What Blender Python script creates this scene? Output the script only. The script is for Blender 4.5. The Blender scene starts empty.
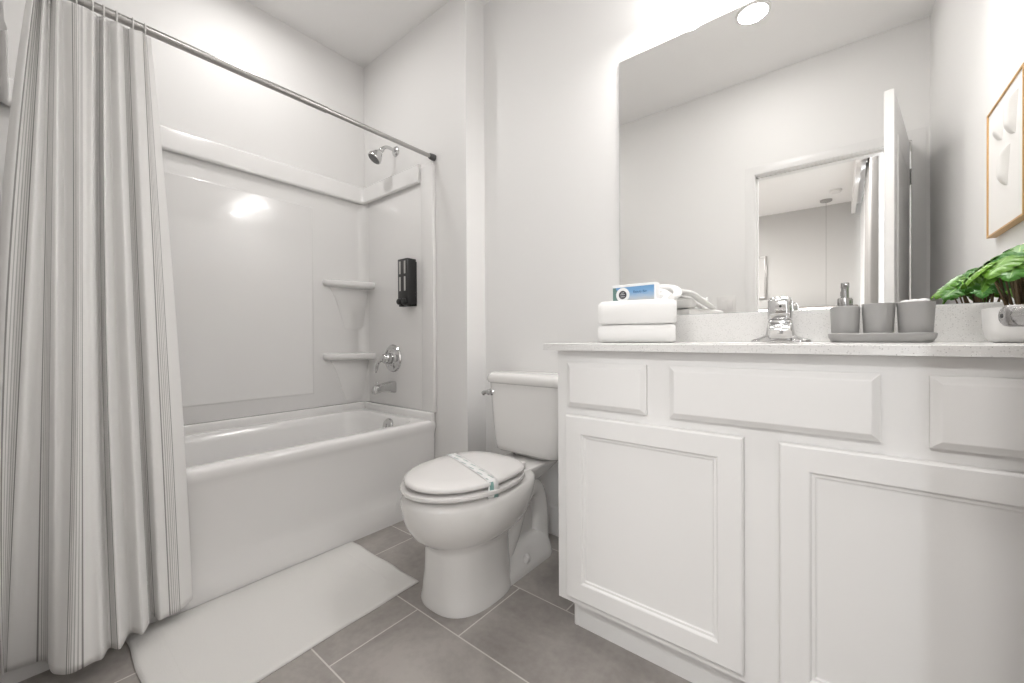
import bpy, bmesh, math, random
from mathutils import Vector, Matrix, noise

S = bpy.context.scene
COL = S.collection
PI = math.pi

# ------------------------------------------------------------------ camera
FPX, YAW, PITCH, ROLL, CAMH = 402.48, math.radians(39.01), math.radians(-0.3404), math.radians(0.2981), 0.9173
fh = Vector((-math.sin(YAW), math.cos(YAW), 0)); r0 = Vector((math.cos(YAW), math.sin(YAW), 0)); up = Vector((0, 0, 1))
fwd = fh * math.cos(PITCH) + up * math.sin(PITCH)
u0 = -fh * math.sin(PITCH) + up * math.cos(PITCH)
rv = r0 * math.cos(ROLL) - u0 * math.sin(ROLL)
uv_ = r0 * math.sin(ROLL) + u0 * math.cos(ROLL)
cam = bpy.data.cameras.new('camera'); camo = bpy.data.objects.new('camera', cam); COL.objects.link(camo)
cam.sensor_fit = 'HORIZONTAL'; cam.sensor_width = 36; cam.lens = 36 * FPX / 1024; cam.clip_start = 0.01
M3 = Matrix((rv, uv_, -fwd)).transposed()
camo.matrix_world = Matrix.Translation((0, 0, CAMH)) @ M3.to_4x4()
S.camera = camo

# ------------------------------------------------------------------ world, view
w = bpy.data.worlds.new('world'); S.world = w; w.use_nodes = True
w.node_tree.nodes['Background'].inputs[0].default_value = (0.86, 0.93, 1, 1)
w.node_tree.nodes['Background'].inputs[1].default_value = 2.0
S.view_settings.view_transform = 'Standard'; S.view_settings.look = 'None'
S.view_settings.gamma = 1; S.view_settings.use_curve_mapping = False
S.view_settings.exposure = 0.58

def area(name, loc, size, power, rot=(0, 0, 0), color=(1, 0.98, 0.965), shape='DISK', size_y=None):
    l = bpy.data.lights.new(name, 'AREA'); l.shape = shape; l.size = size
    if size_y: l.size_y = size_y
    l.energy = power; l.color = color
    o = bpy.data.objects.new(name, l); o.location = loc; o.rotation_euler = rot; COL.objects.link(o)
    return o
TUB_LIGHT = (-1.95, 0.74); ROOM_Z = 2.7022
area('tub_downlight_lamp', (TUB_LIGHT[0], TUB_LIGHT[1], 2.665), 0.16, 3.2)
area('bath_downlight_lamp', (-0.362, 0.61, 2.692), 0.14, 3.0)
area('bedroom_window_daylight', (0.39, -2.3, 1.45), 2.0, 100, (0, math.radians(90), 0), (0.95, 0.98, 1), 'RECTANGLE', 2.4)
area('added_doorway_fill_light', (-0.2, -1.38, 2.57), 0.42, 26)  # added unseen source, sends fill through the doorway onto the vanity
area('added_bedroom_fill_light', (-1.9, -2.5, 2.57), 0.42, 36)  # added unseen source, brightens the bedroom wall and ceiling
VAN_POWER = 1.7

# ------------------------------------------------------------------ materials
def mat(name, color=(0.8, 0.8, 0.8), rough=0.5, metal=0.0, bump=0.0, bscale=200.0, emit=None, estr=0, coat=0.0, spec=None, sheen=0.0):
    m = bpy.data.materials.new(name); m.use_nodes = True
    nt = m.node_tree; b = nt.nodes['Principled BSDF']
    b.inputs['Base Color'].default_value = (*color, 1); b.inputs['Roughness'].default_value = rough
    b.inputs['Metallic'].default_value = metal
    if coat: b.inputs['Coat Weight'].default_value = coat; b.inputs['Coat Roughness'].default_value = 0.05
    if spec is not None: b.inputs['Specular IOR Level'].default_value = spec
    if sheen: b.inputs['Sheen Weight'].default_value = sheen
    if emit: b.inputs['Emission Color'].default_value = (*emit, 1); b.inputs['Emission Strength'].default_value = estr
    tc = nt.nodes.new('ShaderNodeTexCoord')
    n = nt.nodes.new('ShaderNodeTexNoise'); n.inputs['Scale'].default_value = bscale; n.inputs['Detail'].default_value = 3
    nt.links.new(tc.outputs['Object'], n.inputs['Vector'])
    if bump:
        bp = nt.nodes.new('ShaderNodeBump'); bp.inputs['Strength'].default_value = bump; bp.inputs['Distance'].default_value = 0.002
        nt.links.new(n.outputs['Fac'], bp.inputs['Height']); nt.links.new(bp.outputs['Normal'], b.inputs['Normal'])
    else:
        # tiny roughness variation keeps every surface procedural
        mr = nt.nodes.new('ShaderNodeMapRange'); mr.inputs['To Min'].default_value = max(0, rough - 0.02); mr.inputs['To Max'].default_value = rough + 0.02
        if metal < 1 or rough > 0.03:
            nt.links.new(n.outputs['Fac'], mr.inputs['Value']); nt.links.new(mr.outputs['Result'], b.inputs['Roughness'])
    return m
def nodes(m):
    return m.node_tree, m.node_tree.nodes['Principled BSDF']
def mth(nt, op, a, b=None, c=None):
    n = nt.nodes.new('ShaderNodeMath'); n.operation = op
    for i, v in enumerate((a, b, c)):
        if v is None: continue
        if isinstance(v, (int, float)): n.inputs[i].default_value = v
        else: nt.links.new(v, n.inputs[i])
    return n.outputs[0]
def mixc(nt, fac, a, b):
    n = nt.nodes.new('ShaderNodeMix'); n.data_type = 'RGBA'
    for sock, v in ((n.inputs[0], fac), (n.inputs[6], a), (n.inputs[7], b)):
        if isinstance(v, tuple): sock.default_value = (*v, 1)
        elif isinstance(v, (int, float)): sock.default_value = v
        else: nt.links.new(v, sock)
    return n.outputs[2]

WHITE = (0.86, 0.850, 0.838)
M = {}
M['wall'] = mat('wall_paint', WHITE, 0.55, bump=0.06, bscale=120)
M['ceiling'] = mat('ceiling_paint', (0.93, 0.92, 0.908), 0.8, bump=0.06, bscale=90)
M['trim'] = mat('trim_paint', (0.82, 0.81, 0.80), 0.35)
M['acrylic'] = mat('tub_acrylic', (0.85, 0.840, 0.828), 0.13, bump=0.012, bscale=5, coat=0.4)
M['acrylic_wavy'] = mat('moulded_acrylic', (0.85, 0.840, 0.828), 0.14, bump=0.22, bscale=11, coat=0.4)
M['porcelain'] = mat('porcelain', (0.83, 0.815, 0.795), 0.1, coat=0.5)
M['seat'] = mat('seat_plastic', (0.84, 0.82, 0.805), 0.2)
M['cabinet'] = mat('cabinet_paint', (0.84, 0.830, 0.818), 0.38)
M['chrome'] = mat('chrome', (0.62, 0.62, 0.62), 0.09, 1.0)
M['steel'] = mat('brushed_steel', (0.45, 0.44, 0.43), 0.28, 1.0)
M['nickel'] = mat('satin_nickel', (0.40, 0.395, 0.39), 0.24, 1.0)
M['rubber'] = mat('dark_rubber', (0.09, 0.09, 0.09), 0.5)
M['nozzle'] = mat('nozzle_face', (0.16, 0.16, 0.16), 0.45)
M['black'] = mat('black_plastic', (0.018, 0.018, 0.018), 0.35)
M['window_clear'] = mat('liquid_window', (0.55, 0.54, 0.52), 0.15)
M['towel'] = mat('terry_cotton', (0.87, 0.86, 0.845), 0.95, bump=0.9, bscale=700, sheen=0.2)
M['mat'] = mat('bath_mat_cotton', (0.83, 0.815, 0.79), 0.95, bump=0.8, bscale=500)
M['cardboard'] = mat('white_card', (0.88, 0.88, 0.88), 0.4)
M['grey'] = mat('grey_resin', (0.36, 0.355, 0.348), 0.5, bump=0.05, bscale=300)
M['planter'] = mat('planter_ceramic', (0.80, 0.79, 0.775), 0.35)
M['soil'] = mat('potting_soil', (0.06, 0.045, 0.03), 0.9, bump=1, bscale=200)
M['stem'] = mat('plant_stem', (0.12, 0.075, 0.03), 0.5)
M['wood'] = mat('oak_frame', (0.62, 0.38, 0.17), 0.45)
M['art'] = mat('art_paper', (0.86, 0.84, 0.82), 0.7, bump=0.1, bscale=300)
M['mirror'] = mat('mirror_silver', (0.93, 0.93, 0.92), 0.0, 1.0)
M['mirror_edge'] = mat('mirror_edge', (0.5, 0.53, 0.52), 0.2)
M['lens'] = mat('lamp_lens', (0.9, 0.9, 0.9), 0.3, emit=(1, 0.98, 0.96), estr=2.5)
M['bright_lens'] = mat('bright_lens', (0.9, 0.9, 0.9), 0.3, emit=(1, 0.98, 0.96), estr=12)
M['shade'] = mat('opal_glass', (0.9, 0.9, 0.9), 0.3, emit=(1, 0.98, 0.96), estr=5)
M['led'] = mat('led_strip', (0.9, 0.9, 0.9), 0.3, emit=(1, 0.98, 0.96), estr=7)
M['plastic'] = mat('white_plastic', (0.80, 0.785, 0.77), 0.3)
M['brown'] = mat('headboard_fabric', (0.30, 0.28, 0.26), 0.9, bump=0.5, bscale=400)
M['greywall'] = mat('bedroom_wallpaper', (0.60, 0.59, 0.575), 0.8, bump=0.3, bscale=60)
M['drape'] = mat('grey_drape', (0.30, 0.29, 0.28), 0.9, bump=0.3, bscale=300)
M['sheer'] = mat('white_sheer', (0.85, 0.85, 0.85), 0.9, bump=0.3, bscale=300)
M['carpet'] = mat('bedroom_carpet', (0.45, 0.42, 0.39), 0.95, bump=1, bscale=400)
M['cotton'] = mat('cotton_pads', (0.85, 0.84, 0.83), 0.95, bump=0.8, bscale=300)
M['dark'] = mat('dark_gap', (0.05, 0.05, 0.05), 0.5)
M['badge'] = mat('badge_ink', (0.055, 0.05, 0.06), 0.4)
M['ink'] = mat('blue_ink', (0.02, 0.09, 0.24), 0.4)
M['red'] = mat('red_dot', (0.35, 0.05, 0.04), 0.4)

# floor tiles: 12x24 in porcelain, one third offset
def tile_material():
    m = mat('floor_tile', (0.3, 0.27, 0.25), 0.42); nt, b = nodes(m)
    for l in list(nt.links):
        if l.to_socket == b.inputs['Roughness']: nt.links.remove(l)
    tc = nt.nodes.new('ShaderNodeTexCoord'); sp = nt.nodes.new('ShaderNodeSeparateXYZ'); nt.links.new(tc.outputs['Object'], sp.inputs[0])
    H, L, G = 0.3078, 0.6200, 0.0022
    yy = mth(nt, 'DIVIDE', mth(nt, 'SUBTRACT', sp.outputs[1], 0.547 - 10 * H), H)
    row = mth(nt, 'FLOOR', yy); fy = mth(nt, 'FRACT', yy)
    xx = mth(nt, 'DIVIDE', mth(nt, 'SUBTRACT', mth(nt, 'ADD', sp.outputs[0], 10 * L + 1.111), mth(nt, 'MULTIPLY', mth(nt, 'SUBTRACT', row, 10), 0.1990)), L)
    col = mth(nt, 'FLOOR', xx); fx = mth(nt, 'FRACT', xx)
    gy = mth(nt, 'LESS_THAN', mth(nt, 'MULTIPLY', mth(nt, 'MINIMUM', fy, mth(nt, 'SUBTRACT', 1, fy)), H), G)
    gx = mth(nt, 'LESS_THAN', mth(nt, 'MULTIPLY', mth(nt, 'MINIMUM', fx, mth(nt, 'SUBTRACT', 1, fx)), L), G)
    g = mth(nt, 'MAXIMUM', gx, gy)
    cv = nt.nodes.new('ShaderNodeCombineXYZ'); nt.links.new(col, cv.inputs[0]); nt.links.new(row, cv.inputs[1])
    wn = nt.nodes.new('ShaderNodeTexWhiteNoise'); wn.noise_dimensions = '3D'; nt.links.new(cv.outputs[0], wn.inputs['Vector'])
    va = nt.nodes.new('ShaderNodeVectorMath'); va.operation = 'ADD'
    vs = nt.nodes.new('ShaderNodeVectorMath'); vs.operation = 'SCALE'; vs.inputs['Scale'].default_value = 7
    nt.links.new(wn.outputs['Color'], vs.inputs[0]); nt.links.new(tc.outputs['Object'], va.inputs[0]); nt.links.new(vs.outputs[0], va.inputs[1])
    n1 = nt.nodes.new('ShaderNodeTexNoise'); n1.inputs['Scale'].default_value = 3.5; n1.inputs['Detail'].default_value = 8; n1.inputs['Roughness'].default_value = 0.62; n1.inputs['Distortion'].default_value = 0.8
    n2 = nt.nodes.new('ShaderNodeTexNoise'); n2.inputs['Scale'].default_value = 45; n2.inputs['Detail'].default_value = 5
    nt.links.new(va.outputs[0], n1.inputs['Vector']); nt.links.new(va.outputs[0], n2.inputs['Vector'])
    f = mth(nt, 'ADD', mth(nt, 'MULTIPLY', n1.outputs['Fac'], 0.75), mth(nt, 'MULTIPLY', n2.outputs['Fac'], 0.25))
    mr = nt.nodes.new('ShaderNodeMapRange'); mr.inputs['From Min'].default_value = 0.36; mr.inputs['From Max'].default_value = 0.64; nt.links.new(f, mr.inputs['Value'])
    c = mixc(nt, mr.outputs['Result'], (0.30, 0.276, 0.257), (0.43, 0.40, 0.375))
    c = mixc(nt, g, c, (0.68, 0.655, 0.62))
    nt.links.new(c, b.inputs['Base Color'])
    nt.links.new(mth(nt, 'ADD', mth(nt, 'MULTIPLY', g, 0.4), 0.4), b.inputs['Roughness'])
    bp = nt.nodes.new('ShaderNodeBump'); bp.inputs['Strength'].default_value = 0.4; bp.inputs['Distance'].default_value = 0.002
    nt.links.new(mth(nt, 'SUBTRACT', 1, g), bp.inputs['Height']); nt.links.new(bp.outputs['Normal'], b.inputs['Normal'])
    return m
M['tile'] = tile_material()

def quartz_material():
    m = mat('speckled_quartz', (0.72, 0.71, 0.70), 0.22); nt, b = nodes(m)
    tc = nt.nodes.new('ShaderNodeTexCoord')
    c = (0.76, 0.75, 0.735)
    out = None
    for sc, thr, colr in ((220, 0.2, (0.64, 0.63, 0.615)), (320, 0.16, (0.86, 0.85, 0.84)), (170, 0.10, (0.46, 0.45, 0.435))):
        v = nt.nodes.new('ShaderNodeTexVoronoi'); v.inputs['Scale'].default_value = sc; v.inputs['Randomness'].default_value = 1
        nt.links.new(tc.outputs['Object'], v.inputs['Vector'])
        sel = mth(nt, 'MULTIPLY', mth(nt, 'LESS_THAN', v.outputs['Distance'], thr * 1.6), mth(nt, 'LESS_THAN', nt_sep(nt, v.outputs['Color']), 0.45))
        out = mixc(nt, sel, out if out is not None else c, colr)
    nt.links.new(out, b.inputs['Base Color'])
    return m
def nt_sep(nt, colour):
    s = nt.nodes.new('ShaderNodeSeparateColor'); nt.links.new(colour, s.inputs[0]); return s.outputs[0]
M['quartz'] = quartz_material()

def leaf_material():
    m = mat('leaf_green', (0.06, 0.2, 0.03), 0.36); nt, b = nodes(m)
    tc = nt.nodes.new('ShaderNodeTexCoord'); oi = nt.nodes.new('ShaderNodeObjectInfo')
    sp = nt.nodes.new('ShaderNodeSeparateXYZ'); nt.links.new(tc.outputs['UV'], sp.inputs[0])
    vein = mth(nt, 'LESS_THAN', mth(nt, 'ABSOLUTE', mth(nt, 'SUBTRACT', sp.outputs[1], 0.5)), 0.02)
    base = mixc(nt, oi.outputs['Random'], (0.05, 0.22, 0.02), (0.22, 0.44, 0.03))
    n = nt.nodes.new('ShaderNodeTexNoise'); n.inputs['Scale'].default_value = 30; nt.links.new(tc.outputs['Object'], n.inputs['Vector'])
    base = mixc(nt, mth(nt, 'MULTIPLY', n.outputs['Fac'], 0.5), base, (0.02, 0.10, 0.02))
    nt.links.new(mixc(nt, vein, base, (0.25, 0.45, 0.12)), b.inputs['Base Color'])
    b.inputs['Transmission Weight'].default_value = 0.0
    return m
M['leaf'] = leaf_material()

def sky_label_material():
    m = mat('sky_print', (0.3, 0.5, 0.8), 0.35); nt, b = nodes(m)
    tc = nt.nodes.new('ShaderNodeTexCoord'); sp = nt.nodes.new('ShaderNodeSeparateXYZ'); nt.links.new(tc.outputs['UV'], sp.inputs[0])
    n = nt.nodes.new('ShaderNodeTexNoise'); n.inputs['Scale'].default_value = 6; n.inputs['Detail'].default_value = 4; nt.links.new(tc.outputs['UV'], n.inputs['Vector'])
    h = mth(nt, 'ADD', sp.outputs[1], mth(nt, 'MULTIPLY', mth(nt, 'SUBTRACT', n.outputs['Fac'], 0.5), 0.35))
    cr = nt.nodes.new('ShaderNodeValToRGB'); nt.links.new(h, cr.inputs[0])
    e = cr.color_ramp.elements; e[0].position = 0.0; e[0].color = (0.60, 0.58, 0.55, 1); e[1].position = 1.0; e[1].color = (0.16, 0.36, 0.62, 1)
    x = e.new(0.3); x.color = (0.42, 0.53, 0.66, 1); x = e.new(0.6); x.color = (0.22, 0.42, 0.68, 1)
    # green trees at the left end of the print
    tree = mth(nt, 'LESS_THAN', mth(nt, 'ADD', sp.outputs[0], mth(nt, 'MULTIPLY', n.outputs['Fac'], 0.2)), mth(nt, 'SUBTRACT', 0.30, mth(nt, 'MULTIPLY', sp.outputs[1], 0.12)))
    nt.links.new(mixc(nt, tree, cr.outputs[0], (0.14, 0.24, 0.22)), b.inputs['Base Color'])
    return m
M['sky_label'] = sky_label_material()

def strip_material():
    m = mat('paper_strip', (0.90, 0.90, 0.89), 0.5); nt, b = nodes(m)
    tc = nt.nodes.new('ShaderNodeTexCoord'); sp = nt.nodes.new('ShaderNodeSeparateXYZ'); nt.links.new(tc.outputs['UV'], sp.inputs[0])
    u, v = sp.outputs[0], sp.outputs[1]
    rows = None
    for c, off in ((0.24, 0.0), (0.74, 0.35)):
        r = mth(nt, 'LESS_THAN', mth(nt, 'ABSOLUTE', mth(nt, 'SUBTRACT', v, mth(nt, 'ADD', c, mth(nt, 'MULTIPLY', mth(nt, 'SUBTRACT', mth(nt, 'FRACT', mth(nt, 'ADD', mth(nt, 'MULTIPLY', u, 6.5), off)), 0.3), 0.25)))), 0.075)
        d = mth(nt, 'LESS_THAN', mth(nt, 'FRACT', mth(nt, 'ADD', mth(nt, 'MULTIPLY', u, 6.5), off)), 0.48)
        k = mth(nt, 'MULTIPLY', r, d); rows = k if rows is None else mth(nt, 'MAXIMUM', rows, k)
    rows = mth(nt, 'MULTIPLY', rows, mth(nt, 'LESS_THAN', u, 0.80))
    c = mixc(nt, rows, (0.90, 0.90, 0.89), (0.50, 0.57, 0.545))
    blk = mth(nt, 'MULTIPLY', mth(nt, 'LESS_THAN', mth(nt, 'ABSOLUTE', mth(nt, 'SUBTRACT', u, 0.87)), 0.04), mth(nt, 'LESS_THAN', mth(nt, 'ABSOLUTE', mth(nt, 'SUBTRACT', v, 0.35)), 0.2))
    blk2 = mth(nt, 'MULTIPLY', mth(nt, 'GREATER_THAN', u, 0.945), mth(nt, 'GREATER_THAN', v, 0.6))
    c = mixc(nt, mth(nt, 'MAXIMUM', blk, blk2), c, (0.22, 0.40, 0.37))
    nt.links.new(c, b.inputs['Base Color'])
    return m
M['strip'] = strip_material()

def curtain_material(centres, half):
    m = mat('ticking_cloth', (0.92, 0.91, 0.895), 0.9); nt, b = nodes(m)
    tc = nt.nodes.new('ShaderNodeTexCoord'); sp = nt.nodes.new('ShaderNodeSeparateXYZ'); nt.links.new(tc.outputs['UV'], sp.inputs[0])
    d = None
    for c in centres:
        k = mth(nt, 'ABSOLUTE', mth(nt, 'SUBTRACT', sp.outputs[0], c)); d = k if d is None else mth(nt, 'MINIMUM', d, k)
    base = (0.92, 0.91, 0.895)
    band = mth(nt, 'LESS_THAN', d, half)
    c = mixc(nt, mth(nt, 'MULTIPLY', band, 0.12), base, (0.60, 0.585, 0.555))
    for pos, wd, a in ((half, 0.0013, 0.85), (half * 0.55, 0.0009, 0.5), (half * 0.18, 0.0009, 0.5)):
        ln = mth(nt, 'LESS_THAN', mth(nt, 'ABSOLUTE', mth(nt, 'SUBTRACT', d, pos)), wd)
        c = mixc(nt, mth(nt, 'MULTIPLY', ln, a), c, (0.24, 0.23, 0.22))
    nt.links.new(c, b.inputs['Base Color'])
    tl = nt.nodes.new('ShaderNodeBsdfTranslucent'); nt.links.new(c, tl.inputs['Color'])
    mx = nt.nodes.new('ShaderNodeMixShader'); mx.inputs[0].default_value = 0.06
    nt.links.new(b.outputs[0], mx.inputs[1]); nt.links.new(tl.outputs[0], mx.inputs[2])
    nt.links.new(mx.outputs[0], nt.nodes['Material Output'].inputs['Surface'])
    wv = nt.nodes.new('ShaderNodeTexNoise'); wv.inputs['Scale'].default_value = 900
    nt.links.new(tc.outputs['UV'], wv.inputs['Vector'])
    bp = nt.nodes.new('ShaderNodeBump'); bp.inputs['Strength'].default_value = 0.25; bp.inputs['Distance'].default_value = 0.001
    nt.links.new(wv.outputs['Fac'], bp.inputs['Height']); nt.links.new(bp.outputs['Normal'], b.inputs['Normal'])
    return m

# ------------------------------------------------------------------ mesh helpers
class MB:
    """collects shapes, then links them as ONE mesh object"""
    def __init__(self): self.bm = bmesh.new(); self.uv = None
    def merge(self, bm2):
        me = bpy.data.meshes.new('t'); bm2.to_mesh(me); bm2.free(); self.bm.from_mesh(me); bpy.data.meshes.remove(me)
    def box(self, x0, x1, y0, y1, z0, z1, bev=0.0, seg=2, rot=None):
        b = bmesh.new(); bmesh.ops.create_cube(b, size=1)
        bmesh.ops.scale(b, vec=(x1 - x0, y1 - y0, z1 - z0), verts=b.verts)
        bmesh.ops.translate(b, vec=((x0 + x1) / 2, (y0 + y1) / 2, (z0 + z1) / 2), verts=b.verts)
        if bev: bmesh.ops.bevel(b, geom=b.edges[:], offset=bev, segments=seg, affect='EDGES', profile=0.5)
        if rot: bmesh.ops.transform(b, matrix=rot, verts=b.verts)
        self.merge(b); return self
    def loft(self, rings, cap0=True, cap1=True, closed=True):
        b = self.bm; vr = [[b.verts.new(p) for p in r] for r in rings]
        n = len(rings[0])
        for a, c in zip(vr, vr[1:]):
            for i in range(n if closed else n - 1):
                j = (i + 1) % n
                try: b.faces.new((a[i], a[j], c[j], c[i]))
                except ValueError: pass
        if closed and cap0: b.faces.new(list(reversed(vr[0])))
        if closed and cap1: b.faces.new(vr[-1])
        return vr
    def tube(self, pts, rad, n=16, caps=True):
        pts = [Vector(p) for p in pts]
        if isinstance(rad, (int, float)): rad = [rad] * len(pts)
        rings = []; prev = None
        for i, p in enumerate(pts):
            t = (pts[min(i + 1, len(pts) - 1)] - pts[max(i - 1, 0)]).normalized()
            if prev is None:
                a = Vector((0, 0, 1)) if abs(t.z) < 0.9 else Vector((1, 0, 0))
                nrm = t.cross(a).normalized()
            else:
                nrm = (prev - t * prev.dot(t)).normalized()
            prev = nrm; bn = t.cross(nrm)
            rings.append([p + (nrm * math.cos(2 * PI * k / n) + bn * math.sin(2 * PI * k / n)) * rad[i] for k in range(n)])
        self.loft(rings, caps, caps); return self
    def lathe(self, prof, origin=(0, 0, 0), axis=(0, 0, 1), n=32, cap0=True, cap1=True):
        q = Vector((0, 0, 1)).rotation_difference(Vector(axis)); o = Vector(origin)
        rings = [[o + q @ Vector((r * math.cos(2 * PI * k / n), r * math.sin(2 * PI * k / n), h)) for k in range(n)] for r, h in prof]
        self.loft(rings, cap0, cap1); return self
    def torus(self, c, R, r, axis=(0, 1, 0), n=24, k=8):
        q = Vector((0, 0, 1)).rotation_difference(Vector(axis)); c = Vector(c); b = self.bm
        v = [[b.verts.new(c + q @ Vector(((R + r * math.cos(2 * PI * j / k)) * math.cos(2 * PI * i / n), (R + r * math.cos(2 * PI * j / k)) * math.sin(2 * PI * i / n), r * math.sin(2 * PI * j / k)))) for j in range(k)] for i in range(n)]
        for i in range(n):
            for j in range(k):
                b.faces.new((v[i][j], v[(i + 1) % n][j], v[(i + 1) % n][(j + 1) % k], v[i][(j + 1) % k]))
        return self
    def front(self, x0, x1, z0, z1, y, prof):
        """a panel facing -y: prof = [(inset, depth behind y)] from the back edge to the middle"""
        rings = [[(x0 + i, y + d, z0 + i), (x1 - i, y + d, z0 + i), (x1 - i, y + d, z1 - i), (x0 + i, y + d, z1 - i)] for i, d in prof]
        self.loft(rings); return self
    def sharp(self, ang):
        for e in self.bm.edges:
            if len(e.link_faces) == 2: e.smooth = e.calc_face_angle(0) < ang
    def build(self, name, m, parent=None, loc=None, smooth=True, ang=math.radians(35), subsurf=0, recalc=True):
        if recalc: bmesh.ops.recalc_face_normals(self.bm, faces=self.bm.faces)
        for f in self.bm.faces: f.smooth = smooth
        if smooth and ang < 3: self.sharp(ang)
        me = bpy.data.meshes.new(name); self.bm.to_mesh(me); self.bm.free()
        me.materials.append(m)
        o = bpy.data.objects.new(name, me); COL.objects.link(o)
        if parent: o.parent = parent
        if loc: o.location = loc
        if subsurf:
            s = o.modifiers.new('s', 'SUBSURF'); s.levels = subsurf; s.render_levels = subsurf
        return o
def tag(o, label=None, cat=None, group=None, kind=None):
    if label: o['label'] = label
    if cat: o['category'] = cat
    if group: o['group'] = group
    if kind: o['kind'] = kind
    return o
def thing(name, loc, label, cat, group=None, rz=0):
    o = bpy.data.objects.new(name, None); o.location = loc; o.rotation_euler = (0, 0, rz); o.empty_display_size = 0.05
    COL.objects.link(o); return tag(o, label, cat, group)
def rrect(cx, cy, hx, hy, r, z, n=6, power=None):
    pts = []
    r = min(r, hx - 1e-4, hy - 1e-4)
    for sx, sy, a0 in ((1, 1, 0), (-1, 1, 90), (-1, -1, 180), (1, -1, 270)):
        for k in range(n + 1):
            a = math.radians(a0 + 90 * k / n)
            pts.append((cx + sx * (hx - r) + r * math.cos(a), cy + sy * (hy - r) + r * math.sin(a), z))
    return pts
def ellipse(cx, cy, a, b, z, n=40, e=2.0, b2=None):
    """superellipse in plan; b2 = rear half length when it differs from the front half length b (front = -y)"""
    out = []
    for k in range(n):
        t = 2 * PI * k / n; c, s = math.cos(t), math.sin(t)
        bb = b if s < 0 else (b2 if b2 else b)
        out.append((cx + a * math.copysign(abs(c) ** (2 / e), c), cy + bb * math.copysign(abs(s) ** (2 / e), s), z))
    return out
def struct(mb, name, m, label, cat, **k):
    return tag(mb.build(name, m, **k), label, cat, kind='structure')
def spline(P, n):
    """Catmull-Rom through P, n samples per span"""
    P = [Vector(p) for p in P]; out = []
    for i in range(len(P) - 1):
        p0, p1, p2, p3 = P[max(i - 1, 0)], P[i], P[i + 1], P[min(i + 2, len(P) - 1)]
        for k in range(n):
            t = k / n
            out.append(0.5 * ((2 * p1) + (p2 - p0) * t + (2 * p0 - 5 * p1 + 4 * p2 - p3) * t * t + (3 * p1 - p0 - 3 * p2 + p3) * t ** 3))
    out.append(P[-1]); return out

# ------------------------------------------------------------------ room dimensions (metres, camera stands at x=0 y=0 in the doorway)
YW, YE, XJ, XT, XB, ZC, YF, XR = 1.5914, 1.4541, -1.473, -1.727, -2.4186, ROOM_Z, -0.045, 0.3991
ZCT = 0.9033
DX0, DX1, DTOP = -0.442, 0.322, 2.03          # door opening
BY = -3.75; BX0 = -3.1                          # bedroom back wall, bedroom far side

# ---- structure
struct(MB().box(XB - 0.12, XR + 0.12, YF - 0.12, YW + 0.25, -0.06, 0), 'floor', M['tile'], 'grey brown rectangular floor tiles with pale grout', 'floor', smooth=False)
struct(MB().box(XB - 0.12, XR + 0.12, YF - 0.12, YW + 0.25, ZC, ZC + 0.08), 'ceiling', M['ceiling'], 'plain white bathroom ceiling', 'ceiling', smooth=False)
struct(MB().box(XJ, XR + 0.12, YW, YW + 0.12, 0, ZC), 'wall_back', M['wall'], 'white wall behind the toilet and vanity', 'wall', smooth=False)
struct(MB().box(XB - 0.12, XJ, YE, YW + 0.12, 0, ZC), 'wall_end', M['wall'], 'white wall at the shower head end of the tub', 'wall', smooth=False)
struct(MB().box(XB - 0.12, XB, YF - 0.12, YE, 0, ZC), 'wall_left', M['wall'], 'white wall along the back of the bathtub', 'wall', smooth=False)
struct(MB().box(XR, XR + 0.12, BY - 0.12, YW, 0, ZC) if False else MB().box(XR, XR + 0.12, YF - 0.12, YW, 0, ZC), 'wall_right', M['wall'], 'white side wall beside the vanity', 'wall', smooth=False)
wf = MB()
wf.box(XB, DX0 - 0.018, YF - 0.12, YF, 0, ZC); wf.box(DX1 + 0.018, XR, YF - 0.12, YF, 0, ZC); wf.box(DX0 - 0.018, DX1 + 0.018, YF - 0.12, YF, DTOP + 0.018, ZC)
struct(wf, 'wall_front', M['wall'], 'white wall with the doorway to the bedroom', 'wall', smooth=False)
# door casing, both faces, and jamb lining
cs = MB()
def casing(y0, sgn):
    prof = ((0.0, 0.0), (0.0, 0.011), (0.008, 0.0135), (0.040, 0.011), (0.048, 0.007), (0.058, 0.005), (0.058, 0.0))
    path = [((DX0 - 0.004), 0.0, -1, 0), ((DX0 - 0.004), DTOP + 0.004, -1, 1), (DX1 + 0.004, DTOP + 0.004, 1, 1), (DX1 + 0.004, 0.0, 1, 0)]
    rings = [[(x + dx * a, y0 + sgn * d, z + dz * a) for a, d in prof] for x, z, dx, dz in path]
    cs.loft(rings)
casing(YF, 1); casing(YF - 0.12, -1)
cs.box(DX0 - 0.018, DX0, YF - 0.12, YF, 0, DTOP); cs.box(DX1, DX1 + 0.018, YF - 0.12, YF, 0, DTOP); cs.box(DX0 - 0.018, DX1 + 0.018, YF - 0.12, YF, DTOP, DTOP + 0.018)
cs.box(DX0, DX0 + 0.01, YF - 0.075, YF - 0.04, 0, DTOP); cs.box(DX1 - 0.01, DX1, YF - 0.075, YF - 0.04, 0, DTOP); cs.box(DX0, DX1, YF - 0.075, YF - 0.04, DTOP - 0.01, DTOP)
struct(cs, 'trim_1', M['trim'], 'white door casing around the bedroom doorway', 'trim')
def baseboard(name, pts, nx, ny, label):
    """profile swept along a straight run; (nx,ny) points into the room"""
    prof = ((0, 0), (0.014, 0), (0.014, 0.105), (0.010, 0.113), (0.010, 0.122), (0.006, 0.134), (0, 0.14))
    b = MB(); b.loft([[(x + nx * d, y + ny * d, z) for d, z in prof] for x, y in pts])
    return struct(b, name, M['trim'], label, 'baseboard')
baseboard('baseboard_back', [(XJ, YW), (-0.668, YW)], 0, -1, 'white baseboard behind the toilet')
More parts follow.
